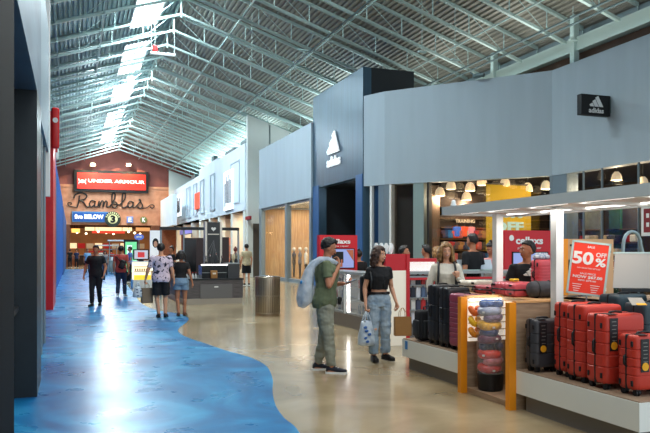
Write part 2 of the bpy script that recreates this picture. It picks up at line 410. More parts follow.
# ================================================================== portal
m = MB()
m.mm(10.6, 10.95, 25, 25.7, 0, 8.74); m.mm(10.6, 10.95, 30.1, 30.95, 0, 8.74); m.mm(10.6, 10.95, 25.7, 30.1, 4.5, 8.74)
struct('wall_portal_front', m, M_PORTAL)
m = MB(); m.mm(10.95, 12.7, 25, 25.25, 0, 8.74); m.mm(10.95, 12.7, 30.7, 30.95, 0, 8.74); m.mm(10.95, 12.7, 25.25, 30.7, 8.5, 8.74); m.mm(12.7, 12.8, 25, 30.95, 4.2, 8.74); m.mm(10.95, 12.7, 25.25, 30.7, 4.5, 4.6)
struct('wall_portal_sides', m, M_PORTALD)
for (a, b) in ((25.0, 25.7), (30.1, 30.95)):
    m = MB(); m.mm(10.57, 10.6, a+.02, b-.02, 0.0, 4.6); struct('trim_5', m, M_BLUEJ)
m = MB(); m.box((11.6, 27.3, 4.44), (.5, .22, .08)); tag(obj('ceiling_light', m, E(NEUT, 5)), 'small recessed light inside the dark shop portal', 'light')
m = MB(); m.mm(12.9, 13.0, 25.3, 30.9, 0, 4.2); struct('wall_portal_back', m, mat('portal_back', srgb(84,86,92), .6))
# ================================================================== adidas corner store
FP = [Vector((10.62, 24.97, 0)), Vector((11.06, 24.0, 0)), Vector((15.0, 19.3, 0)), Vector((15.0, 6.5, 0))]
def wallseg(m, a, b, z0, z1, th=.35, off=0.0):
    d = (b-a).normalized(); nrm = Vector((-d.y, d.x, 0))   # inside of the store lies on the left of the direction
    a2 = a+nrm*off; b2 = b+nrm*off
    m.add([a2+Vector((0,0,z0)), b2+Vector((0,0,z0)), b2+nrm*th+Vector((0,0,z0)), a2+nrm*th+Vector((0,0,z0)), a2+Vector((0,0,z1)), b2+Vector((0,0,z1)), b2+nrm*th+Vector((0,0,z1)), a2+nrm*th+Vector((0,0,z1))],
          [(3,2,1,0),(4,5,6,7),(0,1,5,4),(1,2,6,5),(2,3,7,6),(3,0,4,7)])
for i in range(3):
    m = MB(); wallseg(m, FP[i], FP[i+1], 4.1, 7.6); struct('wall_store_fascia', m, M_FASCIA)
def on_seg(px, a, b):
    r = ray(px); d = b-a; # a + t d = k r
    det = d.x*(-r[1])+r[0]*d.y
    t = (-a.x*(-r[1])-r[0]*a.y)/det
    return a+d*t
def post(px0, px1, a, b, z1, m_, name='pillar', th=.3, z0=0.0, off=.02):
    p, q = on_seg(px0, a, b), on_seg(px1, a, b); m = MB(); wallseg(m, p, q, z0, z1, th, off); return struct(name, m, m_)
A, B, D_ = FP[1], FP[2], FP[3]
M_TEALC = mat('teal_column', srgb(150,170,168), .4, .2)
M_JAMB = mat('blue_column', srgb(128,144,154), .4, .2)
post(383.4, 389, A, B, 4.1, M_JAMB); post(389, 391, A, B, 4.1, M_WHITE); post(413, 423.5, A, B, 4.1, M_TEALC)
post(427, 428.6, A, B, 4.1, M_CHAR); post(549.5, 553, A, B, 4.1, M_JAMB)
m = MB(); wallseg(m, FP[2]+Vector((0,0,0)), FP[2]+Vector((0,-.7,0)), 0, 4.1, .45, .02); struct('pillar', m, M_JAMB)
post(369.5, 371.5, FP[0], FP[1], 4.1, M_WHITE); post(378, 383.4, FP[0], FP[1], 4.1, M_JAMB)
for px in (582, 600.5, 637):
    post(px, px+.8, B, D_, 4.1, M_MUNT, th=.06)
i = 12
for a, b, c, d in ((391, 413, A, B), (428.6, 549.5, A, B), (561, 582, B, D_), (583.6, 600.5, B, D_), (602, 637, B, D_), (638.6, 690, B, D_)):
    p, q = on_seg(a, c, d), on_seg(b, c, d); m = MB(); wallseg(m, p, q, .1, 4.05, .02, .1); struct('window_%d' % i, m, M_GLASS); i += 1
p, q = on_seg(371.5, FP[0], FP[1]), on_seg(378, FP[0], FP[1]); m = MB(); wallseg(m, p, q, 0, 4.1, .05, .15); struct('window_%d' % i, m, mat('blue_glass', srgb(30,60,90), .1))
m = MB(); m.mm(10.9, 24, 31.4, 31.6, 0, 5.0); m.mm(24, 24.2, 6.5, 31.6, 0, 5.0); struct('wall_store_back', m, M_DKIN)
m = MB(); m.mm(15.2, 24, 6.5, 6.7, 0, 5.0); struct('wall_store_side', m, M_DKIN)
m = MB()
m.prism([(12.9,24.6),(15.3,21.0),(15.4,19.5),(15.4,6.5),(24,6.5),(24,31.5),(12.9,31.5)], lambda a, b: (a, b, 4.75), lambda a, b: (a, b, 4.9))
struct('ceiling_store', m, mat('store_ceiling', srgb(62,56,52), .8))
p, q = on_seg(391.5, A, B), on_seg(412.5, A, B); m = MB(); wallseg(m, p, q, .1, 4.05, .08, .5); struct('wall_store_screen', m, mat('dark_screen', srgb(44,42,40), .5))
# ================================================================== left hand facades
m = MB(); m.mm(-1.2, -.36, -1, 5.05, 0, 7.0); struct('wall_near_left', m, mat('near_black', srgb(8,10,12), .8, spec=.15))
m = MB(); m.mm(-.56, -.5, 5.05, 5.32, 0, 3.35); struct('trim_6', m, mat('jamb_grey', srgb(130,140,146), .4, .4))
m = MB(); m.mm(-.62, -.58, 5.3, 8.28, 0, 3.4); struct('window_30', m, mat('dark_glass', srgb(34,42,50), .12))
m = MB(); m.mm(-.59, -.54, 6.6, 6.66, 0, 3.35); m.mm(-.59,-.54,5.3,8.28,.95,1.0); struct('trim_7', m, M_CHAR)
m = MB(); m.mm(-1.2, -.36, 8.28, 9.35, 0, 3.36); struct('pillar', m, mat('black_pillar', srgb(30,38,42), .4, var=.1))
m = MB(); m.mm(-1.2, -.36, 5.05, 9.35, 3.36, 7.0); struct('wall_left_fascia', m, mat('left_fascia', srgb(92,112,130), .5, .1, var=.15, vscale=.8, stretch=(1,1,4)))
m = MB(); m.mm(-1.2, -.46, 9.35, 13.9, 0, 3.4); struct('wall_left_front', m, M_CHAR)
m = MB(); m.mm(-1.2, -.40, 9.35, 13.9, 3.4, 5.6); struct('wall_left_fascia', m, mat('left_fascia_white', srgb(120,140,154), .5, .1))
m = MB(); m.mm(-.45, -.38, 13.7, 13.9, 2.6, 6.2); struct('trim_8', m, M_WHITE)
for yy in (10.2, 11.6, 13.0): m = MB(); m.mm(-.46, -.43, yy, yy+.12, 0, 3.4); struct('trim_8', m, M_MUNT)
m = MB(); m.mm(-1.3, -.8, 13.9, 20.4, 0, 5.0); struct('wall_left_front', m, mat('left_front_grey', srgb(60,68,74), .5))
m = MB(); m.mm(-1.3, -.48, 20.4, 23.4, 0, 5.4); struct('wall_red_front', m, M_REDF)
m = MB(); m.mm(-1.3, -.55, 23.4, 28, 0, 4.4); struct('wall_left_front', m, M_CHAR)
m = MB(); m.mm(-1.3, -.58, 28, 29, 0, 5.6); m.mm(-1.3, -.62, 29, 50, 0, 5.2); struct('wall_blue_front', m, M_BLUEF)
m = MB(); m.mm(-1.3, -.55, 50, 76, 0, 4.6); struct('wall_blue_front', m, mat('blue_facade_far', srgb(40,84,140), .7))
m = MB()
for k in range(9): m.mm(-.62, -.57, 29.5+k*2.4, 30.3+k*2.4, 0.2, 4.9)
struct('trim_9', m, mat('blue_strip', srgb(30,96,170), .5, emit=(.1,.4,.9), estr=.08))
# ================================================================== people
M_SKIN = mat('skin_light', srgb(206,154,124), .55); M_SKIN2 = mat('skin_tan', srgb(176,120,90), .55)
M_HAIRB = mat('hair_black', srgb(24,20,20), .5, bump=.5, bscale=60); M_HAIRBR = mat('hair_brown', srgb(74,48,34), .5, bump=.5, bscale=60, col2=srgb(44,28,22), vscale=25)
M_HAIRBL = mat('hair_blonde', srgb(176,136,84), .5, bump=.5, bscale=60, col2=srgb(104,74,46), vscale=25)
M_LIP = mat('lips', srgb(168,84,80), .5); M_EYEW = mat('eye_white', srgb(225,220,215), .3); M_IRIS = mat('iris', srgb(30,20,16), .3); M_TEETH = mat('teeth', srgb(240,236,230), .4)
def fuse(mb, voxel, name, it=2, wr=0.0, ws=9.0, stretch=(1,1,1)):
    me = mesh_of(mb, 'source', fix=True); o = bpy.data.objects.new('source', me)
    md = o.modifiers.new('r', 'REMESH'); md.mode = 'VOXEL'; md.voxel_size = voxel; md.use_smooth_shade = True
    if it: s = o.modifiers.new('s', 'SMOOTH'); s.factor = .5; s.iterations = it
    r = baked(o); bpy.data.meshes.remove(me)
    r.name = name
    if wr:
        out = []
        for v in r.vertices:
            c = v.co; q = Vector((c.x*ws*stretch[0], c.y*ws*stretch[1], c.z*ws*stretch[2]))
            out += list(c+v.normal*(noise.noise(q)*wr+noise.noise(q*2.3)*wr*.5))
        r.vertices.foreach_set('co', out)
    r.materials.clear()
    r.polygons.foreach_set('use_smooth', [True]*len(r.polygons)); r.update()
    return r
def V(*a): return Vector(a)
def scalp(c, r, seed, th=1.03, low=0.0):
    rn = random.Random(seed)
    for k in range(170):
        z = 1-2*(k+.5)/170; a = k*2.39996; q = math.sqrt(1-z*z); d = V(q*math.cos(a), q*math.sin(a), z)
        lim = .58 if d.y > .55 else (.58-(.55-d.y)*1.3 if d.y > 0 else -.13+d.y*1.0)
        if d.z < lim+low: continue
        rr = r*rn.uniform(.85, 1.15); c.ell((d.x*.074*th, -.012+d.y*.093*th, .02+d.z*.092*th), (rr, rr, rr), 7, 5)
def hand(mb, w, d, nrm, side, curl=.35, spread=.12, q=10, point=False):
    """w wrist, d direction of the hand, nrm palm normal (the way the palm faces), side +1 when the thumb lies on +t"""
    d = d.normalized(); nrm = (nrm-d*nrm.dot(d)).normalized(); t = d.cross(nrm)*side
    for k in range(4):
        o = (1.5-k)*.019
        mb.caps(w+t*o*.55+d*.005, w+t*o+d*.085, .014, .0125, 8, 2)
    L = [.072, .082, .076, .06]
    for k in range(4):
        o = (1.5-k)*.0195; p = w+t*o+d*.088; a = spread*(1.5-k)*.35
        dd = (d*math.cos(a)+t*math.sin(a)).normalized(); ang = 0
        for s_, fr, r in ((0,.45,.0098),(1,.3,.009),(2,.25,.008)):
            ang += (curl+.08*k)*(1.0 if s_ < 2 else .7)
            if point and k == 0: ang = .05
            v = dd*math.cos(ang)+nrm*math.sin(ang); e = p+v*(L[k]*fr); mb.caps(p, e, r, r*.93, 8, 2); p = e
    p = w+t*.022+d*.022; v = (d*.75+t*.6+nrm*.25).normalized(); e = p+v*.045; mb.caps(p, e, .0135, .011, 8, 2)
    v2 = (d*.85+t*.25+nrm*(.3+curl*.5)).normalized(); e2 = e+v2*.032; mb.caps(e, e2, .0105, .009, 8, 2)
    e3 = e2+(v2+nrm*curl*.5).normalized()*.02; mb.caps(e2, e3, .009, .008, 8, 2)
RINGS = [(.84,.145,.105,-.01),(.9,.165,.118,-.012),(.96,.165,.112,-.008),(1.03,.148,.1,0),(1.1,.135,.092,.004),(1.17,.14,.098,.006),(1.25,.155,.11,.008),(1.32,.168,.115,.006),(1.38,.17,.105,0),(1.42,.145,.085,-.004),(1.45,.1,.068,-.006)]
RINGS_F = [(.84,.155,.11,-.012),(.9,.172,.122,-.015),(.96,.165,.112,-.01),(1.03,.136,.095,0),(1.1,.118,.084,.004),(1.17,.124,.09,.008),(1.25,.14,.115,.018),(1.3,.146,.12,.018),(1.36,.15,.1,.002),(1.41,.13,.08,-.004),(1.45,.085,.06,-.006)]
def human(label, loc, rz, H=1.75, female=False, skin=None, lean=0.0, head=(0, 0), arms=None, legs=None, build=1.0,
          top=None, bottom=None, shoes=None, hair=None, fine=.011, face=False, smile=False, group=None, cat='person'):
    """arms: {'R': dict(e=, w=, hd=, hn=, curl=)}, legs: {'R': dict(k=, a=, fd=)} in a 1.75 m body frame, +Y forward, +X the person's right"""
    skin = skin or M_SKIN; arms = arms or {}; legs = legs or {}
    root = thing('person', label, cat, loc, rz, group); root.scale = (H/1.75,)*3
    RG = RINGS_F if female else RINGS
    piv = V(0, 0, .95); RL = Matrix.Rotation(-lean, 3, 'X')
    def T(p):
        p = Vector(p)
        if p.z > .95:
            k = min(1, (p.z-.95)/.2); R = Matrix.Rotation(-lean*k, 3, 'X') if k < 1 else RL
            return piv+R @ (p-piv)
        return p
    def torso(mb, z0, z1, inf=0.0, n=20, dz=0.0):
        rs = []
        R_ = [r for r in RG if z0-1e-3 <= r[0] <= z1+1e-3]
        for z, rx, ry, oy in R_:
            rs.append([T((math.cos(2*PI*i/n)*(rx*build+inf), oy+math.sin(2*PI*i/n)*(ry*build+inf), z+dz)) for i in range(n)])
        mb.loft(rs)
    sw = (.155 if female else .172)*min(build, 1.06)
    J = {}
    for sd, sx in (('R', 1), ('L', -1)):
        a = arms.get(sd, {}); sh = T((sx*sw, 0, 1.395))
        e = Vector(a['e']) if 'e' in a else sh+V(sx*.05, -.03, -.285)
        w = Vector(a['w']) if 'w' in a else e+V(sx*.015, .07, -.235)
        l = legs.get(sd, {}); hip = V(sx*.088, 0, .88)
        k = Vector(l['k']) if 'k' in l else V(sx*.1, .01, .48)
        an = Vector(l['a']) if 'a' in l else V(sx*.105, -.02, .085)
        fd = Vector(l['fd']) if 'fd' in l else V(sx*.18, 1, 0)
        J[sd] = dict(sx=sx, sh=sh, e=e, w=w, hd=Vector(a.get('hd', (w-e).normalized())), hn=Vector(a.get('hn', (-sx, .2, 0))), curl=a.get('curl', .35), hip=hip, k=k, a=an, fd=fd.normalized())
    th = .9 if female else 1.0
    # --- the body, one surface
    b = MB(); torso(b, .84, 1.45)
    nb = T((0, -.01, 1.42)); hc0 = T((0, .012, 1.635)); b.caps(nb, hc0-V(0, .015, .07), .056*th, .054*th, 14)
    for sx in (1, -1): b.caps(T((sx*.03, -.015, 1.44)), T((sx*sw*.95, -.005, 1.4)), .045*th, .045*th, 12)
    HM = Matrix.Translation(hc0) @ Matrix.Rotation(head[0], 4, 'Z') @ Matrix.Rotation(-head[1], 4, 'X')
    b.M = HM
    b.ell((0, -.012, .02), (.076, .095, .094), 18, 12); b.ell((0, .02, -.03), (.063, .073, .085), 18, 12); b.ell((0, .045, -.085), (.038, .036, .03), 12, 8)
    b.caps((0, .088, .0), (0, .108, -.036), .009, .0135, 8); b.ell((.077, -.005, -.02), (.011, .019, .032), 10, 6); b.ell((-.077, -.005, -.02), (.011, .019, .032), 10, 6)
    b.caps((-.035, .078, .022), (.035, .078, .022), .012, .012, 8); b.caps((-.018, .084, -.066), (.018, .084, -.066), .009, .009, 8)
    b.M = None
    for sd in 'RL':
        j = J[sd]
        b.caps(j['sh'], j['e'], .052*th*build, .04*th, 12); b.caps(j['e'], j['w'], .039*th, .026*th, 12)
        b.caps(j['e']+(j['w']-j['e'])*.12, j['e']+(j['w']-j['e'])*.4, .043*th, .036*th, 12)
        hand(b, j['w'], j['hd'], j['hn'], -j['sx'] if not arms.get(sd, {}).get('flip') else j['sx'], j['curl'])
        b.caps(j['hip'], j['k'], .088*build, .056, 14); b.caps(j['k'], j['a'], .054, .038, 12)
        cm = j['k']*.68+j['a']*.32; kd = (j['k']-j['a']).normalized(); bk = -j['fd']; b.caps(cm+bk*.018+kd*.06, cm+bk*.014-kd*.06, .05, .04, 12)
        f0 = j['a']-V(0, 0, .045); b.caps(f0-j['fd']*.035, f0+j['fd']*.12, .036, .03, 10); b.caps(j['a'], f0, .038, .036, 10)
    obj('body', fuse(b, fine, 'body', 1), skin, root)
    # --- clothes
    if top:
        c = MB(); torso(c, top.get('z0', .84), 1.45, top.get('inf', .018), dz=top.get('dz', 0))
        for sd in 'RL':
            j = J[sd]; ln = top.get('sleeve', .55); rr = .044*th*build+top.get('inf', .018)*.9
            c.caps(T((j['sx']*.05, -.01, 1.4)), j['sh'], .055*th, rr, 12)
            if ln > 0:
                tip = j['sh']+(j['e']-j['sh'])*min(1, ln); c.caps(j['sh'], j['sh']+(tip-j['sh'])*.5, rr, rr*.97, 12); c.cyl(j['sh'], tip, rr, (.058 if ln < 1 else .05)*th+.004, 14)
            if ln > 1:
                c.caps(j['e'], j['e']+(j['w']-j['e'])*(ln-1), .052*th, .036, 12)
        obj(top.get('name', 't_shirt'), fuse(c, fine, 'top', 1, top.get('wr', .007), 9), top['mat'], root)
    if bottom:
        c = MB(); torso(c, .84, bottom.get('z1', .96), bottom.get('inf', .014)); inf = bottom.get('inf', .014); ln = bottom.get('len', 2.0)
        for sd in 'RL':
            j = J[sd]
            if ln <= 1:
                tip = j['hip']+(j['k']-j['hip'])*ln; fl = bottom.get('flare', .03); c.cyl(j['hip']+V(0, 0, .03), tip, .092*build+inf, .075+inf+fl*.6, 16)
            else:
                c.caps(j['hip'], j['k'], .09*build+inf, .062+inf, 14); lw = bottom.get('hem', .055)
                tip = j['k']+(j['a']-j['k'])*(ln-1)*.97; c.caps(j['k'], j['k']*.5+tip*.5, .062+inf, .056+inf*.6, 14); c.cyl(j['k']*.6+tip*.4, tip, .058+inf, lw+inf*.4, 14)
        obj(bottom.get('name', 'trousers'), fuse(c, fine, 'bottom', 1, bottom.get('wr', .008), 8, (1,1,1.6)), bottom['mat'], root)
        if bottom.get('belt'):
            c = MB(); z = bottom.get('z1', .96)+.015
            rs = [[T((math.cos(2*PI*i/24)*(.152*build+.022), math.sin(2*PI*i/24)*(.108*build+.018)-.004, z+h)) for i in range(24)] for h in (-.018, .018)]
            c.loft(rs); obj('belt', c, bottom['belt'], root, smooth=True)
        for h in bottom.get('holes', []):
            c = MB(); c.ell(h, (.032, .02, .026), 10, 6); obj('rip', c, skin, root, smooth=True)
    if shoes:
        for sd in 'RL':
            j = J[sd]; f = j['fd']; s_ = V(f.y, -f.x, 0); g = j['a']-V(0, 0, .085); up = V(0, 0, 1)
            # tilt of a lifted heel is carried by fd.z
            c = MB(); rs = []
            for t, wd, h in ((-.07,.026,.05),(-.055,.036,.075),(-.02,.04,.09),(.03,.04,.078),(.08,.045,.06),(.13,.047,.05),(.17,.04,.042),(.195,.022,.034)):
                o = g+f*t; rs.append([o+s_*math.cos(2*PI*i/14)*wd+up*(.018+h*.5+math.sin(2*PI*i/14)*h*.5) for i in range(14)])
            c.loft(rs); so = obj('shoe', c, shoes['mat'], root, smooth='all')
            st = shoes.get('sole_h', .024)
            c = MB(); poly = [(-.075,.03),(-.03,.042),(.04,.042),(.12,.05),(.18,.042),(.205,.02),(.205,-.02),(.18,-.042),(.12,-.05),(.04,-.042),(-.03,-.042),(-.075,-.03)]
            c.prism(poly, lambda a, b_: g+f*a+s_*b_+up*.0, lambda a, b_: g+f*a+s_*b_+up*st); obj('sole', c, shoes.get('sole', M_WHITE), so)
            for k in range(shoes.get('laces', 3)):
                c = MB(); o = g+f*(.03+k*.028)+up*(.1-k*.012); c.box(o-up*.0, (.006, .05, .006)) if False else c.caps(o-s_*.024, o+s_*.024, .004, .004, 6, 2); obj('lace', c, shoes.get('lace', M_WHITE), so)
    # --- hair
    if hair:
        st, hm = hair; c = MB(); c.M = HM; rnd = random.Random(len(label)*7+3)
        if st == 'short':
            scalp(c, .021, 3)
            for k in range(12): c.ell((rnd.uniform(-.04,.04), rnd.uniform(-.05,.06), .104+rnd.uniform(-.004,.01)), (.022,.024,.018), 8, 5)
            ms = fuse(c, .008, 'hair', 2, .004, 30)
        elif st == 'buzz':
            scalp(c, .016, 4); ms = fuse(c, .008, 'hair', 2, .002, 30)
        elif st == 'bun':
            scalp(c, .02, 5); c.ell((0, -.06, .13), (.04, .04, .036), 12, 6)
            ms = fuse(c, max(.009, fine*.8), 'hair', 1, .005, 30)
        else:
            ln = {'long': .3, 'shoulder': .2, 'bob': .12}.get(st, .2)
            scalp(c, .026, 6, 1.06)
            curl = hair[0] != 'straight' and (len(hair) > 2 or st != 'long')
            for k in range(30):
                a = PI*(.93+k/29*1.14); x, y = .085*math.cos(a), .08*math.sin(a)-.02
                L = ln*rnd.uniform(.8, 1.05); pts = []
                for q in range(7):
                    t = q/6; w_ = .014*math.sin(t*9+k*1.7) if curl else .003
                    pts.append((x*(1+.35*t)+w_, y*(1+.2*t)+.012*math.cos(t*8+k)*(1 if curl else .2), .05-t*(L+.05)))
                c.tube(pts, [.026,.028,.028,.027,.025,.02,.012], 8)
            if face and curl:
                for sx in (-1, 1):
                    for k in range(4):
                        pts = [(sx*(.05+.012*k), .055-.014*k, .085), (sx*(.076+.006*k), .05-.018*k, .03), (sx*(.083+.006*k), .04-.018*k, -.03), (sx*(.08+.01*k), .035-.018*k, -.085), (sx*(.09+.008*k), .03-.018*k, -.14)]
                        c.tube(pts, [.012,.018,.019,.019,.012], 8)
            ms = fuse(c, max(.009, fine*.8), 'hair', 1, .009, 26)
        obj('hair', ms, hm, root)
    if face:
        for sx in (-1, 1):
            c = MB(); c.M = HM; c.ell((sx*.03, .0805, -.002), (.012, .0085, .006), 10, 6); e = obj('eye', c, M_EYEW, root, smooth='all')
            c = MB(); c.M = HM; c.ell((sx*.03, .0862, -.002), (.0066, .0042, .0058), 10, 6); obj('iris', c, M_IRIS, e, smooth='all')
            c = MB(); c.M = HM; c.tube([(sx*.013, .0925, .02), (sx*.03, .0915, .027), (sx*.046, .082, .021)], [.0035,.0045,.003], 6); obj('eyebrow', c, hair[1] if hair else M_HAIRB, root, smooth='all')
        c = MB(); c.M = HM
        if smile:
            c.tube([(-.03, .079, -.053), (-.018, .089, -.063), (0, .094, -.066), (.018, .089, -.063), (.03, .079, -.053)], [.004,.0065,.0075,.0065,.004], 8)
            l = obj('lips', c, M_LIP, root, smooth='all')
            c = MB(); c.M = HM; c.tube([(-.021, .088, -.057), (0, .0985, -.0625), (.021, .088, -.057)], [.0025,.0045,.0025], 8); obj('teeth', c, M_TEETH, l, smooth='all')
        else:
            c.tube([(-.022, .087, -.064), (0, .0935, -.063), (.022, .087, -.064)], [.004,.0065,.004], 8); obj('lips', c, M_LIP, root, smooth='all')
    return root, J, HM
M_TEE_G = mat('green_tee', srgb(100,110,84), .9, var=.08, vscale=5); M_PANT_G = mat('grey_green_jeans', srgb(140,142,128), .9, var=.12, vscale=4)
M_TEE_K = mat('black_tee', srgb(22,23,27), .85); M_JEANS = mat('light_jeans', srgb(128,148,166), .9, col2=srgb(168,182,192), vscale=7, bump=.2)
M_JEANSD = mat('dark_jeans', srgb(36,52,78), .9, var=.15, vscale=5); M_TROUK = mat('black_trousers', srgb(22,24,30), .85)
M_SHOE_N = mat('navy_shoe', srgb(22,26,42), .7); M_SHOE_K = mat('black_shoe', srgb(18,17,18), .5); M_SHOE_W = mat('grey_shoe', srgb(160,160,160), .6)
M_BELT = mat('belt', srgb(18,16,18), .4); M_CORAL = mat('coral_tee', srgb(176,76,70), .9); M_CREAM = mat('cream_top', srgb(218,212,198), .9, bump=.3, bscale=80)
M_DENIMS = mat('denim_shorts', srgb(118,146,172), .9, var=.12, vscale=9)
def spot_mat():
    m = mat('floral_shirt', srgb(204,194,206), .9); nt = m.node_tree; b = nt.nodes['Principled BSDF']; L = nt.links
    tc = nt.nodes.new('ShaderNodeTexCoord'); n = nt.nodes.new('ShaderNodeTexNoise'); n.inputs['Scale'].default_value = 13; n.inputs['Detail'].default_value = 1.5; n.inputs['Distortion'].default_value = .8
    L.new(tc.outputs['Object'], n.inputs['Vector']); r = nt.nodes.new('ShaderNodeValToRGB'); r.color_ramp.interpolation = 'CONSTANT'
    r.color_ramp.elements[0].color = (*srgb(206,192,208), 1); r.color_ramp.elements[1].position = .575; r.color_ramp.elements[1].color = (*srgb(40,44,66), 1)
    L.new(n.outputs['Fac'], r.inputs['Fac']); L.new(r.outputs[0], b.inputs['Base Color']); return m
M_FLORAL = spot_mat()
def world_of(root, p): 
    k = root.scale[0]; a = root.rotation_euler[2]; return Vector(root.location)+Matrix.Rotation(a, 3, 'Z') @ (Vector(p)*k)
def gp(px, py): g = G(px, py); return (g.x, g.y, 0)
def sag_bag(name, label, cat, top_w, m_, w=.2, d=.12, h=.3, rz=0.0, handles=True, group=None, mat2=None, seed=1):
    """thin plastic carrier bag hanging from the point top_w"""
    t = thing(name, label, cat, (top_w.x, top_w.y, top_w.z-h), rz, group); c = MB(); rs = []; n = 22; rnd = random.Random(seed)
    body = h*.72
    for z, f in ((0,.35),(.02,.75),(.07,.98),(.16,1.0),(.3,.98),(.5,.9),(.7,.78),(.88,.66),(1.0,.55)):
        rs.append([(w/2*f*math.cos(2*PI*i/n)*(1+.1*noise.noise(V(i*.9, z*5, seed))), d/2*f*math.sin(2*PI*i/n)*(1+.25*noise.noise(V(i*.8, z*6, seed+9))), z*body) for i in range(n)])
    c.loft(rs); obj('bag_body', c, m_, t, smooth='all')
    if handles:
        for sy in (-1, 1):
            c = MB(); c.tube([(-w*.2, sy*d*.16, body*.96), (-w*.1, sy*d*.1, h*.88), (0, sy*.006, h), (w*.1, sy*d*.1, h*.88), (w*.2, sy*d*.16, body*.96)], [.014,.009,.007,.009,.014], 8); obj('handle', c, m_, t, smooth='all')
    if mat2:
        for k in range(5):
            a = rnd.uniform(-.9, .9); z = body*(.2+.14*k); c = MB(); x = w*.36*a; y = -d/2*math.sqrt(max(.05, 1-(a*.72)**2))*1.02; c.ell((x, y, z), (w*.12, .006, body*.055), 10, 5); obj('print_patch', c, mat2, t, smooth='all')
    return t
M_PLAST = mat('plastic_bag', srgb(214,224,232), .35, col2=srgb(176,190,204), vscale=14, alpha=.9, bump=.6, bscale=18)
M_PLASTB = mat('bag_blue_print', srgb(50,100,170), .4); M_KRAFT = mat('kraft_paper', srgb(168,124,74), .8, var=.06)
def paper_bag(label, loc, w, d, h, rz, m_=None, name='paper_bag', group=None, logo=None):
    t = thing(name, label, 'bag', loc, rz, group); c = MB(); th = .004
    for x0, x1, y0, y1 in ((-w/2, w/2, -d/2, -d/2+th), (-w/2, w/2, d/2-th, d/2), (-w/2, -w/2+th, -d/2, d/2), (w/2-th, w/2, -d/2, d/2)): c.mm(x0, x1, y0, y1, 0, h)
    c.mm(-w/2, w/2, -d/2, d/2, 0, .005); obj('bag_body', c, m_ or M_KRAFT, t)
    for sy in (-1, 1):
        c = MB(); c.tube([(-w*.2, sy*(d/2-.006), h-.02), (-w*.18, sy*(d/2-.01), h+.07), (-.01, sy*.012, h+.13), (.01, sy*.012, h+.13), (w*.18, sy*(d/2-.01), h+.07), (w*.2, sy*(d/2-.006), h-.02)], .004, 6); obj('handle', c, m_ or M_KRAFT, t)
    return t
# -- man in green, seen from his right side, bag over the shoulder, phone in his left hand
r1 = -112*PI/180
root, J, HM = human('man in olive green t-shirt looking down at his phone, hand at his mouth', gp(325, 371.5), r1, 1.77, skin=M_SKIN2, lean=.06, head=(0.1, .42), fine=.0075, face=True, build=1.2,
    arms={'R': dict(e=(.27, .06, 1.14), w=(.09, .19, 1.40), hd=(-.45, -.1, .85), hn=(-.2, -1, 0), curl=.55), 'L': dict(e=(-.23, .04, 1.13), w=(-.12, .24, 1.15), hd=(.3, .9, .12), hn=(.3, 0, 1), curl=.7, flip=True)},
    legs={'R': dict(k=(.12, .05, .49), a=(.14, .09, .085), fd=(.12, 1, 0)), 'L': dict(k=(-.1, -.01, .48), a=(-.12, -.1, .085), fd=(-.2, 1, 0))},
    top=dict(mat=M_TEE_G, sleeve=.62, inf=.026, wr=.012), bottom=dict(mat=M_PANT_G, inf=.016, hem=.05, wr=.014, name='trousers'), shoes=dict(mat=M_SHOE_N), hair=('short', M_HAIRB))
ph = world_of(root, J['L']['w']+V(.06, .1, .035))
t = thing('phone', 'black smartphone held low by the man in the green t-shirt', 'phone', ph, r1+.5)
c = MB(); c.rbox((0, 0, 0), (.075, .15, .009), .004, 2, rx=.25); obj('phone_case', c, M_BLACK, t, smooth=True)
c = MB(); c.box((0, .0, .0062), (.066, .138, .001), rx=.25); obj('screen', c, mat('phone_screen', srgb(60,66,76), .1, emit=(.5,.6,.7), estr=.4), t)
# white sack over his shoulder
t = thing('plastic_sack', 'translucent white plastic sack slung over the shoulder of the man in green', 'bag', root.location, r1)
c = MB(); rs = []; n = 22
spine = [((.14,-.24,.86),.03,.04),((.14,-.26,.89),.09,.09),((.14,-.265,.96),.115,.105),((.15,-.25,1.07),.115,.105),((.15,-.225,1.2),.1,.085),((.15,-.2,1.31),.08,.07),((.16,-.15,1.41),.055,.05),((.16,-.06,1.475),.03,.04),((.14,.04,1.47),.024,.045),((.12,.12,1.44),.022,.035),((.1,.17,1.42),.02,.02)]
for k, (p, a_, b__) in enumerate(spine):
    nx = Vector(spine[min(k+1, len(spine)-1)][0])-Vector(spine[max(k-1, 0)][0]); ax = nx.normalized(); u = V(1,0,0); w_ = ax.cross(u).normalized()
    rs.append([Vector(p)*1.01+u*(a_*math.cos(2*PI*i/n))*(1+.12*noise.noise(V(i*.7, k*.9, 2)))+w_*(b__*math.sin(2*PI*i/n))*(1+.14*noise.noise(V(i*.9, k*.8, 5))) for i in range(n)])
c.loft(rs); obj('sack_body', c, mat('sack_plastic', srgb(176,190,204), .4, alpha=.72, bump=.8, bscale=14, col2=srgb(214,224,232), vscale=9), t, smooth='all')
c = MB(); c.ell((.14, -.26, .98), (.07, .06, .1), 12, 8); obj('sack_contents', c, mat('sack_contents', srgb(120,130,140), .7), t, smooth='all')
c = MB(); c.ell((.21, -.29, 1.19), (.03, .03, .03), 10, 6); obj('sack_print', c, mat('print_blue', srgb(40,130,190), .5), t, smooth='all')
# small black pouch at his hip
pw = world_of(root, V(.0, .19, .93)); t = thing('belt_pouch', 'small black pouch at the waist of the man in green', 'pouch', pw, r1); c = MB(); c.rbox((0,0,0), (.12,.05,.1), .02); obj('pouch_body', c, M_BLACK, t, smooth=True)
c = MB(); c.rbox((0,.03,.02), (.11,.012,.05), .005); obj('flap', c, M_CHAR, t, smooth=True)
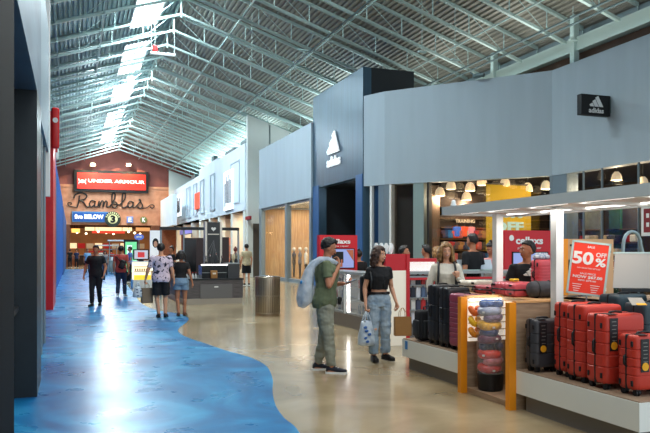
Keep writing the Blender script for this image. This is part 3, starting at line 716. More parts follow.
# -- woman in black crop top
root, J, HM = human('smiling woman with curly brown hair, black crop top and ripped light jeans', gp(379, 361), PI-.05, 1.66, female=True, head=(.62, .02), fine=.0075, face=True, smile=True,
    arms={'R': dict(e=(.22, -.03, 1.12), w=(.235, .05, .87), hn=(-1,.1,0), curl=.9), 'L': dict(e=(-.22, -.04, 1.12), w=(-.26, .06, .9), hn=(1,.1,0), curl=.6)},
    legs={'R': dict(k=(.1, .03, .48), a=(.09, 0, .1), fd=(.15, 1, 0)), 'L': dict(k=(-.1, .02, .48), a=(-.12, -.03, .1), fd=(-.3, 1, 0))},
    top=dict(mat=M_TEE_K, sleeve=.5, inf=.02, z0=1.1, name='crop_top', wr=.008), bottom=dict(mat=M_JEANS, inf=.022, hem=.068, z1=1.03, belt=M_BELT, name='jeans', wr=.012, len=1.96, holes=[(.1, .098, .5)]),
    shoes=dict(mat=M_SHOE_K, sole=M_SHOE_K, sole_h=.045, laces=2, lace=M_SKIN), hair=('shoulder', M_HAIRBR))
hw = world_of(root, J['R']['w']+V(0, .01, -.09))
sag_bag('carrier_bag', 'white plastic carrier bag with blue print held by woman in crop top', 'bag', hw+V(0,-.02,.0), M_PLAST, .3, .18, .5, .3, mat2=M_PLASTB, seed=4)
hw = world_of(root, J['L']['w']+V(-.03, .03, -.1)); bz = .16
g_ = hw
paper_bag('brown paper shopping bag at the left side of the woman in crop top', (g_.x+.06, g_.y, g_.z-.39), .24, .12, .27, -.25)
# her backpack, seen behind her right shoulder
bp = world_of(root, V(.07, -.2, 1.0)); t = thing('backpack', 'black backpack worn by the woman in crop top', 'backpack', bp, PI-.05)
c = MB(); c.rbox((0, 0, .1), (.3, .15, .4), .05, 4); obj('bag_body', c, M_BLACK, t, smooth=True)
c = MB(); c.rbox((0, -.085, .02), (.22, .05, .2), .02, 3); obj('front_pocket', c, M_CHAR, t, smooth=True)
for sx in (.13, -.07): c = MB(); c.tube([(sx-.03, .06, .3), (sx-.04, .15, .36), (sx-.04, .26, .34), (sx-.035, .31, .24), (sx-.03, .3, .12)], .014, 8); obj('shoulder_strap', c, M_CHAR, t, smooth='all')
# -- walking man in black
root, J, HM = human('man in black shirt and black trousers walking towards the camera', gp(96, 306), PI-.3, 1.76, skin=M_SKIN2, head=(0, .15), fine=.012, face=True, build=1.1,
    arms={'R': dict(e=(.3, -.03, 1.12), w=(.33, .05, .88)), 'L': dict(e=(-.28, .0, 1.12), w=(-.27, .14, .92))},
    legs={'R': dict(k=(.09, .1, .49), a=(.08, .12, .085)), 'L': dict(k=(-.09, .02, .48), a=(-.08, -.14, .1))},
    top=dict(mat=M_TEE_K, sleeve=.6, inf=.024), bottom=dict(mat=M_TROUK), shoes=dict(mat=M_SHOE_K, sole=M_SHOE_K, laces=1), hair=('short', M_HAIRB))
hw = world_of(root, J['L']['w']+V(0, .02, -.1)); t = thing('phone', 'dark phone carried by the man in the black shirt', 'phone', hw, .4); c = MB(); c.rbox((0,0,0), (.07,.02,.14), .006, 2); obj('phone_case', c, M_BLACK, t, smooth=True); c = MB(); c.box((0,-.0105,0), (.06,.001,.12)); obj('screen', c, mat('phone_screen2', srgb(60,66,76), .1), t)
# -- man in coral shirt with sling bag, walking away
root, J, HM = human('man in coral t-shirt walking away with a black sling bag', gp(121, 297), -.25, 1.78, skin=M_SKIN2, fine=.012, build=1.08,
    legs={'R': dict(k=(.1, .12, .5), a=(.1, .14, .085)), 'L': dict(k=(-.1, .04, .48), a=(-.09, -.13, .12))},
    top=dict(mat=M_CORAL, sleeve=.6, inf=.024), bottom=dict(mat=M_JEANSD, name='jeans'), shoes=dict(mat=M_SHOE_W, laces=1), hair=('short', M_HAIRB))
bp = world_of(root, V(.08, -.19, 1.12)); t = thing('sling_bag', 'black sling bag on the back of the man in coral', 'bag', bp, -.25); c = MB(); c.rbox((0,0,0), (.2,.1,.32), .04, 3, ry=.4); obj('bag_body', c, M_BLACK, t, smooth=True)
c = MB(); c.tube([(-.28,.18,.28),(-.2,.04,.26),(-.06,-.02,.1),(.05,-.02,-.08),(.12,.08,-.16),(.13,.22,-.14)], .016, 6); obj('strap', c, M_CHAR, t)
c = MB(); c.rbox((0,-.055,-.03), (.14,.02,.16), .01, 2, ry=.4); obj('front_pocket', c, M_CHAR, t, smooth=True)
# -- man in patterned shirt and shorts
root, J, HM = human('man in pale patterned shirt and black shorts walking away', gp(161, 317.5), -.15, 1.78, skin=M_SKIN, fine=.011, build=1.12,
    arms={'L': dict(e=(-.3, -.02, 1.12), w=(-.36, .06, .9), curl=.9), 'R': dict(e=(.26, -.03, 1.12), w=(.3, .04, .88))},
    legs={'R': dict(k=(.1, .08, .49), a=(.1, .02, .085)), 'L': dict(k=(-.1, .03, .48), a=(-.05, -.02, .085))},
    top=dict(mat=M_FLORAL, sleeve=.75, inf=.032, wr=.01), bottom=dict(mat=M_TROUK, len=.88, name='shorts'), shoes=dict(mat=M_SHOE_K, sole=M_SHOE_K, laces=1), hair=('short', M_HAIRB))
hw = world_of(root, J['L']['w']+V(-.02, .02, -.07)); sag_bag('carrier_bag', 'white and blue plastic bag carried by man in patterned shirt', 'bag', hw+V(-.16,0,-.0), M_PLAST, .26, .18, .36, .5, mat2=mat('grey_print', srgb(60,80,110), .5), seed=8)
paper_bag('tan paper bag carried low beside the man in patterned shirt', (hw.x+.06, hw.y+.05, hw.z-.5), .26, .14, .36, .15, mat('tan_paper', srgb(130,112,92), .8))
# -- woman in black top, denim shorts
root, J, HM = human('woman in black top and denim shorts walking away, dark hair tied up', gp(181, 316), -.2, 1.6, female=True, skin=M_SKIN2, fine=.011, build=1.12,
    arms={'L': dict(e=(-.24, -.02, 1.12), w=(-.3, .07, .92)), 'R': dict(e=(.24, -.06, 1.12), w=(.3, .0, .9))},
    legs={'R': dict(k=(.1, .06, .48), a=(.09, .06, .085)), 'L': dict(k=(-.1, .03, .48), a=(-.06, -.06, .085))},
    top=dict(mat=M_TEE_K, sleeve=.5, inf=.02, z0=1.03), bottom=dict(mat=M_DENIMS, len=.42, z1=1.03, name='shorts', inf=.02, flare=.04), shoes=dict(mat=mat('brown_sandal', srgb(96,56,40), .6), sole=M_SHOE_K, laces=1), hair=('bob', M_HAIRB))
# -- blonde woman in cream behind the luggage
p = P(446, 251, 10.2)
root, J, HM = human('smiling woman with curly blonde hair and cream long-sleeved top behind the suitcases', (p.x, p.y, 0), PI-.42, 1.71, female=True, fine=.009, face=True, smile=True, head=(.1, .0), build=1.05,
    arms={'L': dict(e=(-.25, .02, 1.14), w=(-.15, .2, 1.24), hd=(.1, .2, 1), hn=(.3, -1, 0), curl=1.2), 'R': dict(e=(.25, 0, 1.12), w=(.24, .1, .88))},
    top=dict(mat=M_CREAM, sleeve=1.95, inf=.022, z0=.96, name='long_sleeved_top'), bottom=dict(mat=M_TROUK, z1=1.03), shoes=dict(mat=M_SHOE_K), hair=('shoulder', M_HAIRBL))
t = thing('backpack', 'black backpack whose straps show over the cream top', 'backpack', world_of(root, V(0, -.2, 1.15)), PI-.42); c = MB(); c.rbox((0,0,0), (.28,.14,.4), .05, 3); obj('bag_body', c, M_BLACK, t, smooth=True)
for sx in (-.115, .115): c = MB(); c.tube([(sx,.04,.24),(sx,.14,.31),(sx,.26,.31),(sx*1.05,.345,.22),(sx*1.1,.35,.05),(sx*1.2,.28,-.12),(sx*1.3,.1,-.16)], .016, 8); obj('shoulder_strap', c, M_CHAR, t, smooth='all')
# -- vendor in the black logo tee
p = P(527, 251, 9.0)
VEND = human('man in black logo t-shirt looking sideways inside the luggage kiosk', (p.x, p.y, 0), PI-.35, 1.73, skin=M_SKIN2, fine=.009, face=True, head=(-1.25, .0),
    arms={'R': dict(e=(.27, .02, 1.12), w=(.2, .24, 1.02), curl=.6), 'L': dict(e=(-.27, .02, 1.12), w=(-.2, .22, 1.0), curl=.6)},
    top=dict(mat=M_TEE_K, sleeve=.6, inf=.024), bottom=dict(mat=M_TROUK), shoes=dict(mat=M_SHOE_K), hair=('buzz', M_HAIRB))
# -- people around and behind the red kiosk and in the distance
def extra(label, px, d, rz, H, top, bot, hair, female=False, skin=None, fine=.016, sleeve=.6, **k):
    p = P(px, 251, d); kw = dict(top=dict(mat=top, sleeve=sleeve, inf=.024), bottom=dict(mat=bot), shoes=dict(mat=M_SHOE_K, laces=0), hair=hair); kw.update(k)
    return human(label, (p.x, p.y, 0), rz, H, female=female, skin=skin or M_SKIN2, fine=fine, **kw)
M_PINK = mat('pink_top', srgb(196,140,140), .9); M_LBLUE = mat('light_blue_shirt', srgb(140,176,206), .9); M_BEIGE = mat('beige_tee', srgb(196,182,150), .9, var=.1, vscale=12)
M_NAVYT = mat('navy_shirt', srgb(40,50,84), .9); M_REDT = mat('red_shirt', srgb(170,30,34), .9); M_PINKW = mat('pink_white', srgb(214,190,196), .9, col2=srgb(200,96,110), vscale=8)
extra('broad man in black t-shirt with his back turned behind the laptops', 472.5, 12.9, .3, 1.92, M_TEE_K, M_TROUK, ('buzz', M_HAIRB), fine=.012)
extra('woman in dusty pink top looking down behind the laptops', 491, 13.8, PI-1.2, 1.76, M_PINK, M_TROUK, ('bun', M_HAIRB), female=True, fine=.012, face=True, head=(0, .4))
extra('person in pink and white jacket behind the red-trimmed counter', 426.5, 14.2, .5, 1.72, M_PINKW, M_TROUK, ('short', M_HAIRB), fine=.012)
extra('dark haired person facing left behind the cream display panel', 404, 14.0, PI+1.0, 1.7, M_TEE_K, M_TROUK, ('short', M_HAIRB), fine=.012, face=True)
extra('shopper with light brown hair beside the pink jacket', 437, 15.0, .2, 1.68, M_REDT, M_TROUK, ('bob', M_HAIRBL), female=True, fine=.012)
extra('person in dark clothes behind the left red screen stand', 359, 17.0, -.5, 1.62, M_TEE_K, M_TROUK, ('bun', M_HAIRB), female=True, fine=.014)
extra('man in beige t-shirt and black shorts standing past the steel bin', 246.5, 32.5, 0.1, 1.92, M_BEIGE, M_TROUK, ('short', M_HAIRB), skin=M_SKIN, bottom=dict(mat=M_TROUK, len=.9, name='shorts'))
extra('person in beige t-shirt seen over the black kiosk counter', 235.5, 31.5, -.3, 1.76, M_BEIGE, M_TROUK, ('bun', mat('hair_red', srgb(110,50,40), .6)), female=True)
extra('person with dark hair behind the couple walking away', 171.5, 27, 2.0, 1.78, M_TEE_K, M_TROUK, ('bun', M_HAIRBR), female=True)
extra('man in blue shirt standing beside the green lit screen', 130, 36, 1.5, 1.82, mat('mid_blue', srgb(90,116,176), .9), M_TROUK, ('short', M_HAIRB))
extra('distant dark figure, leftmost by the blue shopfront', 70, 68, .1, 1.78, M_TEE_K, M_TROUK, ('short', M_HAIRB), fine=.025)
extra('distant dark figure, second from the left near the far wall', 76.5, 66, PI, 1.74, M_NAVYT, M_TROUK, ('short', M_HAIRB), fine=.025)
extra('distant person in light blue shirt beside the man in black', 87.5, 50, PI, 1.76, M_LBLUE, M_JEANSD, ('short', M_HAIRB), fine=.022)
extra('distant person in grey behind the man in black', 105, 46, PI, 1.6, mat('grey_tee', srgb(120,124,130), .9), M_JEANSD, ('bob', M_HAIRB), female=True, fine=.022)
extra('distant person in red near the food court counters', 111, 60, .2, 1.7, M_REDT, M_TROUK, ('short', M_HAIRB), fine=.025)
extra('distant person in white by the food court entrance', 101, 70, PI, 1.7, M_CREAM, M_TROUK, ('bob', M_HAIRB), female=True, fine=.025)
# ================================================================== luggage kiosk
M_ORANGE = mat('orange_edge', srgb(232,148,22), .45); M_LAMI = mat('wood_laminate', srgb(172,146,120), .5, col2=srgb(150,124,100), vscale=2.5, stretch=(2,2,14))
M_RISER = mat('riser_grey', srgb(222,226,222), .4); M_PLINTH = mat('plinth', srgb(128,124,120), .5); M_DECKW2 = mat('platform_top', srgb(150,128,106), .5)
M_SLATW = mat('lit_slatwall', srgb(236,226,206), .5, emit=(1,.93,.8), estr=.55); M_LED = E((1.0,.97,.92), 6)  # slatwall emission imitates the bright light falling on it
class Loc:
    """builds world-placed parts under a thing's root"""
    def __init__(s, root): s.r = root; s.M = (Matrix.Translation(root.location) @ Matrix.Rotation(root.rotation_euler[2], 4, 'Z')).inverted()
    def mb(s): m = MB(); m.M = s.M; return m
KR = thing('luggage_kiosk', 'long luggage kiosk with orange-edged wood panels and flat white canopy', 'kiosk', (5.5, 6.4, 0)); KL = Loc(KR)
def kpart(name, fn, mt, parent=None, **k):
    m = KL.mb(); fn(m); return obj(name, m, mt, parent or KR, **k)
for (x0, x1, y0, y1) in ((4.24, 4.95, 6.96, 8.63), (4.2, 6.9, 4.34, 5.97)):
    kpart('riser', lambda m: m.mm(x0, x1, y0, y1, .17, .4), M_RISER); kpart('plinth', lambda m: m.mm(x0+.07, x1-.07, y0+.07, y1-.07, 0, .17), M_PLINTH)
    kpart('platform_top', lambda m: m.mm(x0+.01, x1-.01, y0+.01, y1-.01, .4, .41), M_DECKW2)
kpart('riser', lambda m: m.mm(4.95, 6.9, 8.1, 8.63, .17, .4), M_RISER); kpart('plinth', lambda m: m.mm(4.95, 6.83, 8.17, 8.56, 0, .17), M_PLINTH)
for yy in (6.93, 6.0):
    kpart('panel', lambda m: m.mm(4.2, 4.82, yy-.025, yy+.025, 0, 1.075), M_LAMI)
    kpart('panel_edge', lambda m: m.mm(4.12, 4.2, yy-.035, yy+.035, 0, 1.08), M_ORANGE)
    kpart('panel_cap', lambda m: m.mm(4.2, 4.84, yy-.035, yy+.035, 1.075, 1.095), mat('cap_wood', srgb(206,160,108), .4))
def slat(m):
    m.mm(4.21, 4.8, 6.885, 6.905, .58, 1.05)
kpart('slatwall', slat, M_SLATW)
for k in range(6): kpart('slat_groove', lambda m: m.mm(4.21, 4.8, 6.878, 6.886, .62+k*.08, .632+k*.08), mat('groove', srgb(190,170,140), .6))
kpart('light_strip', lambda m: m.mm(4.22, 4.78, 6.84, 6.87, 1.04, 1.06), M_LED)
kpart('bay_floor', lambda m: m.mm(4.2, 4.85, 6.03, 6.9, 0, .06), M_LAMI); kpart('bay_back', lambda m: m.mm(4.8, 4.84, 6.03, 6.9, .06, 1.05), M_LAMI)
kpart('counter', lambda m: m.mm(4.62, 5.32, 6.03, 8.1, 1.04, 1.08), mat('counter_top', srgb(196,156,110), .4)); kpart('counter_body', lambda m: m.mm(4.86, 5.15, 6.03, 8.05, 0, 1.04), M_LAMI)
kpart('counter', lambda m: m.mm(5.0, 6.85, 6.03, 6.5, 1.04, 1.08), M_LAMI)
for (x, yy) in ((4.74, 7.1), (4.66, 5.92), (5.2, 4.6)): kpart('post', lambda m: m.mm(x-.045, x+.045, yy-.045, yy+.045, (1.08 if x < 5 and yy > 7 else .41 if yy < 7 else 0), 2.04), M_WHITE)
CX0, CX1, CY0, CY1 = 4.2, 5.3, 3.7, 7.52
kpart('canopy', lambda m: m.mm(CX0+.05, CX1-.05, CY0+.05, CY1-.05, 2.08, 2.125), mat('canopy_top', srgb(190,200,202), .4))
CAN = kpart('canopy_fascia', lambda m: (m.mm(CX0, CX0+.05, CY0, CY1, 2.03, 2.13), m.mm(CX1-.05, CX1, CY0, CY1, 2.03, 2.13), m.mm(CX0, CX1, CY0, CY0+.05, 2.03, 2.13), m.mm(CX0, CX1, CY1-.05, CY1, 2.03, 2.13)), mat('canopy_edge', srgb(214,222,222), .35, .2))
kpart('canopy_soffit', lambda m: m.mm(CX0+.05, CX1-.05, CY0+.05, CY1-.05, 2.055, 2.08), M_WHITE)
for x in (4.36, 5.05): kpart('light_strip', lambda m: m.mm(x, x+.05, CY0+.3, CY1-.15, 2.045, 2.055), E((1, .97, .92), 4))
for yy in (4.4, 5.2, 5.95, 6.7): kpart('canopy_rib', lambda m: m.mm(CX0+.05, CX1-.05, yy, yy+.05, 2.03, 2.06), M_WHITE)
p = P(413.5, 346, 9.45); kpart('floor_sticker', lambda m: m.box((4.236, 8.5, .33), (.004, .07, .11)), mat('sticker_blue', srgb(60,130,196), .4))
t = thing('dome_camera', 'small white dome sensor on the far corner of the kiosk canopy', 'sensor', (4.32, 7.4, 2.13)); c = MB(); c.lathe([(.035,0),(.035,.03),(.028,.035),(.026,.07),(.012,.085)], n=14); obj('housing', c, M_WHITE, t, smooth=True); c = MB(); c.lathe([(.05,0),(.05,.008)], n=14); obj('base_plate', c, M_MUNT, t)
# ------------------------------------------------------------------ suitcases
def rrect(w, d, r, z, n=5):
    pts = []
    for cx, cy, a0 in ((w/2-r, d/2-r, 0), (-w/2+r, d/2-r, PI/2), (-w/2+r, -d/2+r, PI), (w/2-r, -d/2+r, 1.5*PI)):
        for k in range(n): a = a0+PI/2*k/(n-1); pts.append((cx+r*math.cos(a), cy+r*math.sin(a), z))
    return pts
M_RUB = mat('black_plastic', srgb(20,20,22), .45)
def mcase(name, c): return mat(name, c, .42, var=.05, vscale=3)
M_CRED = mcase('case_red', srgb(190,58,42)); M_CBUR = mcase('case_burgundy', srgb(142,54,80)); M_CBLK = mcase('case_black', srgb(30,32,38)); M_CGRY = mcase('case_grey', srgb(66,66,70)); M_CTEAL = mcase('case_teal', srgb(46,64,72)); M_CROSE = mcase('case_rose', srgb(190,78,88)); M_CWHITE = mcase('case_white', srgb(226,216,200))
M_TAGK = mat('tag_black', srgb(26,28,32), .5); M_TAGY = mat('tag_yellow', srgb(232,170,30), .5); M_TAGL = mat('tag_print', srgb(130,130,124), .6)
def case(label, loc, rz, w, d, h, mt, ribs=5, tagx=None, vert=False, group=None, lying=False, groove=None, tag_len=.3, handle_up=0.0):
    t = thing('suitcase', label, 'suitcase', loc, rz, group); z0 = .05; H = h-z0; r = min(.05, d*.3); c = MB(); rs = []
    top = r*.9; zs = [(0, .55), (top*.15, .78), (top*.5, .94), (top, 1.0)]
    n = ribs; lev = []
    for z, f in zs: lev.append((z0+z, f, 0))
    for k in range(1, n):
        z = z0+top+(H-2*top)*k/n; lev += [(z-.008, 1, 0), (z-.003, 1, .005), (z+.003, 1, .005), (z+.008, 1, 0)]
    for z, f in reversed(zs): lev.append((z0+H-z, f, 0))
    for z, f, ins in lev:
        k_ = (1-f)*r*2; rs.append(rrect(w-k_-ins*2, d-k_-ins*2, max(.01, r-(k_/2)*.6), z))
    c.loft(rs); obj('shell', c, mt, t, smooth=True)
    c = MB(); c.rbox((0, 0, z0+H/2), (w+.008, .022, H+.008), .045, 3); obj('zipper', c, M_RUB, t, smooth=True)
    for sx in (-1, 1):
        for sy in (-1, 1):
            c = MB(); x, y = sx*(w/2-.05), sy*(d/2-.045); c.rbox((x, y, .052), (.05, .05, .03), .01, 2)
            wh = obj('wheel_housing', c, M_RUB, t, smooth=True); c = MB()
            for o in (-.014, .014): c.cyl((x+o-.008, y, .024), (x+o+.008, y, .024), .024, n=14)
            obj('wheel', c, M_RUB, wh, smooth=True)
    c = MB(); c.tube([(-.075, 0, z0+H-.005), (-.06, 0, z0+H+.012), (0, 0, z0+H+.016), (.06, 0, z0+H+.012), (.075, 0, z0+H-.005)], .009, 8); obj('top_handle', c, M_RUB, t, smooth='all')
    if handle_up:
        c = MB(); y = d/2-.04; c.cyl((-.08, y, z0+H), (-.08, y, z0+H+handle_up), .007); c.cyl((.08, y, z0+H), (.08, y, z0+H+handle_up), .007); c.rbox((0, y, z0+H+handle_up), (.2, .025, .03), .01, 2); obj('telescopic_handle', c, M_CHROME, t, smooth=True)
    c = MB(); c.tube([(-w/2+.004, -.0, z0+H*.42), (-w/2-.02, -.0, z0+H*.46), (-w/2-.02, -.0, z0+H*.6), (-w/2+.004, -.0, z0+H*.64)], .009, 8); obj('side_handle', c, M_RUB, t, smooth='all')
    for zz in (.12, .84):
        for sy in (-1, 1): c = MB(); c.rbox((-w/2-.001, sy*d*.3, z0+H*zz), (.012, .022, .045), .004, 2); obj('latch', c, M_RUB, t, smooth=True)
    if tagx is not None:
        y = -d/2-.004; c = MB(); c.box((tagx, y, h-.03-tag_len/2), (.085, .003, tag_len)); c.box((tagx, y/2, h+.003), (.085, d/2, .003)); tg = obj('hang_tag', c, M_TAGK, t)
        c = MB(); c.M = Matrix.Translation((tagx, y-.003, h-.03-tag_len+.045)) @ Matrix.Rotation(PI/2, 4, 'X'); c.lathe([(.034, 0), (.034, .003)], n=20); obj('round_sticker', c, M_TAGY, tg)
        for k in range(6): c = MB(); c.box((tagx+.006*(k % 2), y-.0022, h-.06-k*tag_len*.115), (.045, .001, .006)); obj('printed_line', c, M_TAGL, tg)
    if lying: t.rotation_euler = (PI/2, 0, rz); t.location = (loc[0], loc[1], loc[2]+d/2)
    return t
PZ = .41
GR = 'suitcases lined up on the luggage kiosk'
case('small red suitcase with black tag, nearest on the platform corner', (4.49, 4.60, PZ), 0, .36, .22, .50, M_CRED, 5, tagx=-.09, tag_len=.27)
case('red suitcase with black tag, second from the platform corner', (4.49, 4.92, PZ), 0, .44, .26, .645, M_CRED, 5, tagx=-.135, tag_len=.28)
case('tall red suitcase without tag, standing behind the tagged ones', (4.53, 5.23, PZ), 0, .45, .26, .70, M_CRED, 6)
case('red suitcase farthest from the corner, beside the grey ones', (4.57, 5.5, PZ), 0, .42, .22, .70, M_CRED, 6)
case('small dark grey suitcase with yellow sticker on its tag by the wood panel', (4.385, 5.80, PZ), 0, .29, .19, .52, M_CGRY, 4, tagx=-.06)
case('dark grey upright suitcase behind the small grey one', (4.83, 5.80, PZ), 0, .36, .2, .64, M_CGRY, 5)
case('dark teal suitcase standing behind the red row, left one', (5.08, 5.46, PZ), .1, .42, .26, .77, M_CTEAL, 4)
case('dark teal suitcase standing behind the red row, right one', (5.5, 5.2, PZ), -.1, .44, .28, .8, M_CTEAL, 4)
case('dark teal suitcase close behind the tagged red suitcases', (5.02, 5.02, PZ), 0, .46, .28, .72, M_CTEAL, 4)
case('burgundy ribbed suitcase on the platform beside the orange-edged panel', (4.43, 7.27, PZ), -PI/2, .44, .27, .68, M_CBUR, 9)
case('black upright suitcase beside the burgundy one', (4.47, 7.64, PZ), 0, .34, .24, .74, M_CBLK, 3)
case('tall black suitcase second from the burgundy one', (4.47, 7.93, PZ), 0, .34, .24, .76, M_CBLK, 3)
t = thing('travel_bag', 'soft black travel bag at the far end of the platform', 'bag', (4.44, 8.3, PZ)); c = MB(); c.rbox((0,0,.21), (.3,.2,.4), .05, 4); obj('bag_body', c, mat('nylon', srgb(24,25,30), .8), t, smooth=True)
c = MB(); c.rbox((-.15,0,.17), (.05,.15,.22), .02, 3); obj('side_pocket', c, M_CHAR, t, smooth=True); c = MB(); c.rbox((0,-.11,.16), (.22,.05,.24), .02, 3); obj('front_pocket', c, M_CHAR, t, smooth=True)
c = MB(); c.tube([(-.05,0,.4),(-.045,0,.45),(.045,0,.45),(.05,0,.4)], .01, 8); obj('handle', c, M_CHAR, t, smooth='all')
CT = 1.081
case('rose pink suitcase lying flat on the counter near the burgundy one', (4.86, 7.62, CT), .05, .36, .1, .42, M_CROSE, 5, lying=True)
case('white suitcase with dark band lying behind the rose one', (4.92, 8.09, CT), .1, .38, .14, .44, M_CWHITE, 4, lying=True)
case('red suitcase lying on the counter right of the canopy post', (4.86, 7.16, CT), .0, .4, .16, .5, M_CROSE, 5, lying=True)
case('small rose ribbed cabin case upright on the counter', (5.17, 6.85, CT), 0, .2, .2, .42, M_CROSE, 8)
t = thing('duffel_bag', 'rolled grey duffel bag on the counter in front of the vendor', 'bag', (4.92, 6.5, CT+.094), -.1); c = MB(); c.M = Matrix.Rotation(PI/2, 4, 'Y'); c.lathe([(.03,-.17),(.075,-.16),(.09,-.13),(.092,0),(.09,.13),(.075,.16),(.03,.17)], n=18); obj('bag_body', c, mat('duffel_grey', srgb(70,72,78), .9, bump=.4, bscale=20), t, smooth='all')
for x in (-.08, .08): c = MB(); c.tube([(x, .094*math.cos(a), .094*math.sin(a)) for a in [k*PI/8 for k in range(16)]], .008, 6, close=True); obj('strap', c, M_CHAR, t)
t = thing('yellow_pouch', 'small yellow pouch lying on the red suitcase', 'pouch', (4.76, 6.8, CT+.165), .2); c = MB(); c.rbox((0,0,.02), (.1,.07,.035), .012); obj('pouch_body', c, mat('pouch_yellow', srgb(226,180,40), .6), t, smooth=True); c = MB(); c.box((0,-.036,.02), (.08,.003,.006)); obj('zip', c, M_CHAR, t)
t = thing('folded_scarf', 'pale blue patterned cloth on top of the rose cabin case', 'cloth', (5.17, 6.85, CT+.45), .3); c = MB(); c.rbox((0,0,.0), (.17,.14,.05), .02); c.rbox((.02,.01,.03), (.12,.1,.04), .015); obj('cloth_fold', c, mat('scarf', srgb(120,140,170), .9, col2=srgb(210,214,220), vscale=30), t, smooth=True)
# neck pillows
def pillow(label, loc, rz, mt, tilt=0.0, group='neck pillows in the clear bin', s=1.0):
    t = thing('neck_pillow', label, 'neck pillow', loc, rz, group); c = MB(); pts = []; rr = []
    for k in range(15):
        a = -PI*.78+PI*1.56*k/14; pts.append((.078*s*math.sin(a), -.07*s*math.cos(a), .004*math.sin(a*3))); rr.append((.028 if k in (0, 14) else .046)*s)
    c.tube(pts, rr, 12); obj('cushion', c, mt, t, smooth='all'); c = MB(); c.box((0, -.118*s, 0), (.03, .004, .02)); obj('fabric_tag', c, M_WHITE, t)
    t.rotation_euler = (tilt, 0, rz); return t
pc = [('red', (190,40,36)), ('pink and white', (206,130,140)), ('bright red', (214,58,40)), ('navy blue', (40,52,96)), ('maroon and blue', (110,50,80)), ('dark blue', (44,58,104)), ('yellow', (236,176,30)), ('mauve grey', (134,112,136)), ('pale grey blue', (160,166,186)), ('sky blue', (84,112,166))]
bx, by = 4.37, 6.69
pos = ['at the bottom of', 'second from the bottom of', 'third from the bottom of', 'fourth from the bottom of', 'in the lower middle of', 'in the upper middle of', 'above the middle of', 'third from the top of', 'just under the top one in', 'topmost in']
for k, (nm, cc) in enumerate(pc):
    pillow('%s wrapped neck pillow %s the clear bin' % (nm, pos[k]), (bx+(.012 if k % 2 else -.01), by, .305+k*.079), [-.2, .9, -1.1, 2.6, .1, -2.2][k % 6], mat('pillow_'+nm.replace(' ', '_'), srgb(*cc), .3, var=.25, vscale=22), tilt=[.12, -.14, .08][k % 3], s=1.1)
for k, (nm, cc) in enumerate([('amber', (222,140,30)), ('bright yellow', (240,190,40)), ('orange', (226,110,40))]):
    pillow('%s neck pillow hanging on the lit slatwall, %s' % (nm, ['lowest', 'middle', 'topmost'][k]), (4.262, 6.83, .7+k*.12), .2, mat('pillow_'+nm.replace(' ', '_'), srgb(*cc), .5, var=.15, vscale=14), tilt=.9, group='neck pillows on the slatwall', s=.72)
t = thing('pillow_bin', 'clear round bin with black base holding wrapped neck pillows', 'bin', (bx, by, .06)); c = MB(); c.lathe([(.12,0),(.135,.01),(.145,.18),(.145,.195)], n=28); obj('bin_base', c, M_RUB, t, smooth=True)
c = MB(); c.lathe([(.148,.19),(.15,.99)], n=32, cap=False); obj('clear_wall', c, mat('acrylic', (.95,.97,1), .04, alpha=.14, spec=.9), t, smooth=True)
c = MB(); c.tube([(.151*math.cos(a), .151*math.sin(a), .99) for a in [k*PI/12 for k in range(24)]], .004, 6, close=True); obj('rim', c, mat('acrylic_rim', (.8,.85,.9), .1, alpha=.6), t)
# 50% sign
def onray(px, Y): return xY(px, Y)
Ys = 5.72; Xs = xY(588.5, Ys); ds = dep(Xs, Ys)
t = thing('sale_sign', 'framed red 50% off sale sign tilted above the suitcases', 'sign', (Xs, Ys, PZ), -.62)
zc = zat(268.5, Xs, Ys)-PZ; w_, h_ = .37, .54
B = Matrix.Translation((0, -.0, zc)) @ Matrix.Rotation(.12, 4, 'Y')
def sb(x0, x1, z0, z1, y0, y1): m = MB(); m.M = B; m.mm(x0, x1, y0, y1, z0, z1); return m
obj('sign_board', sb(-w_/2+.015, w_/2-.015, -h_/2+.015, h_/2-.015, -.006, .006), mat('sale_red', srgb(226,58,30), .4, emit=(.8,.05,.02), estr=.12), t)
m = MB(); m.M = B
for a in ((-w_/2, w_/2, h_/2-.02, h_/2), (-w_/2, w_/2, -h_/2, -h_/2+.02), (-w_/2, -w_/2+.02, -h_/2, h_/2), (w_/2-.02, w_/2, -h_/2, h_/2)): m.mm(a[0], a[1], -.012, .012, a[2], a[3])
obj('sign_frame', m, M_STEEL, t)
m = MB(); m.cyl((-.02, .02, 0), (-.02, .02, zc), .009, n=10); obj('stem', m, M_CHROME, t, smooth=True); m = MB(); m.lathe([(.09,0),(.09,.012),(.02,.02)], (-.02,.02,0), 20); obj('stand_base', m, M_CHROME, t, smooth=True)
def sgt(s, w, h, x, z, bold=.02):
    p = B @ Vector((x, -.009, z)); o = text('lettering', s, w, h, M_WHITE, t, p, 0, bold, .003, ry=.12)
sgt('50', .2, .13, -.065, .1, .035); sgt('OFF', .1, .045, .105, .145, .02); sgt('%', .1, .085, .105, .07, .03)
sgt('SALE', .07, .022, 0, .215); sgt('ON SELECTED STYLES', .22, .012, -.0, .0, .01); sgt('SALE PRICE', .15, .018, 0, -.055, .01); sgt('NOW $67.00', .28, .034, 0, -.09, .03); sgt('REG $79.00', .17, .018, 0, -.125, .02)
for k in range(4):
    for x in (-.09, .08): m = MB(); m.M = B; m.mm(x-.045+.005*k, x+.045-.008*k, -.0085, -.007, -.17-k*.022, -.164-k*.022); obj('fine_print', m, M_WHITE, t)
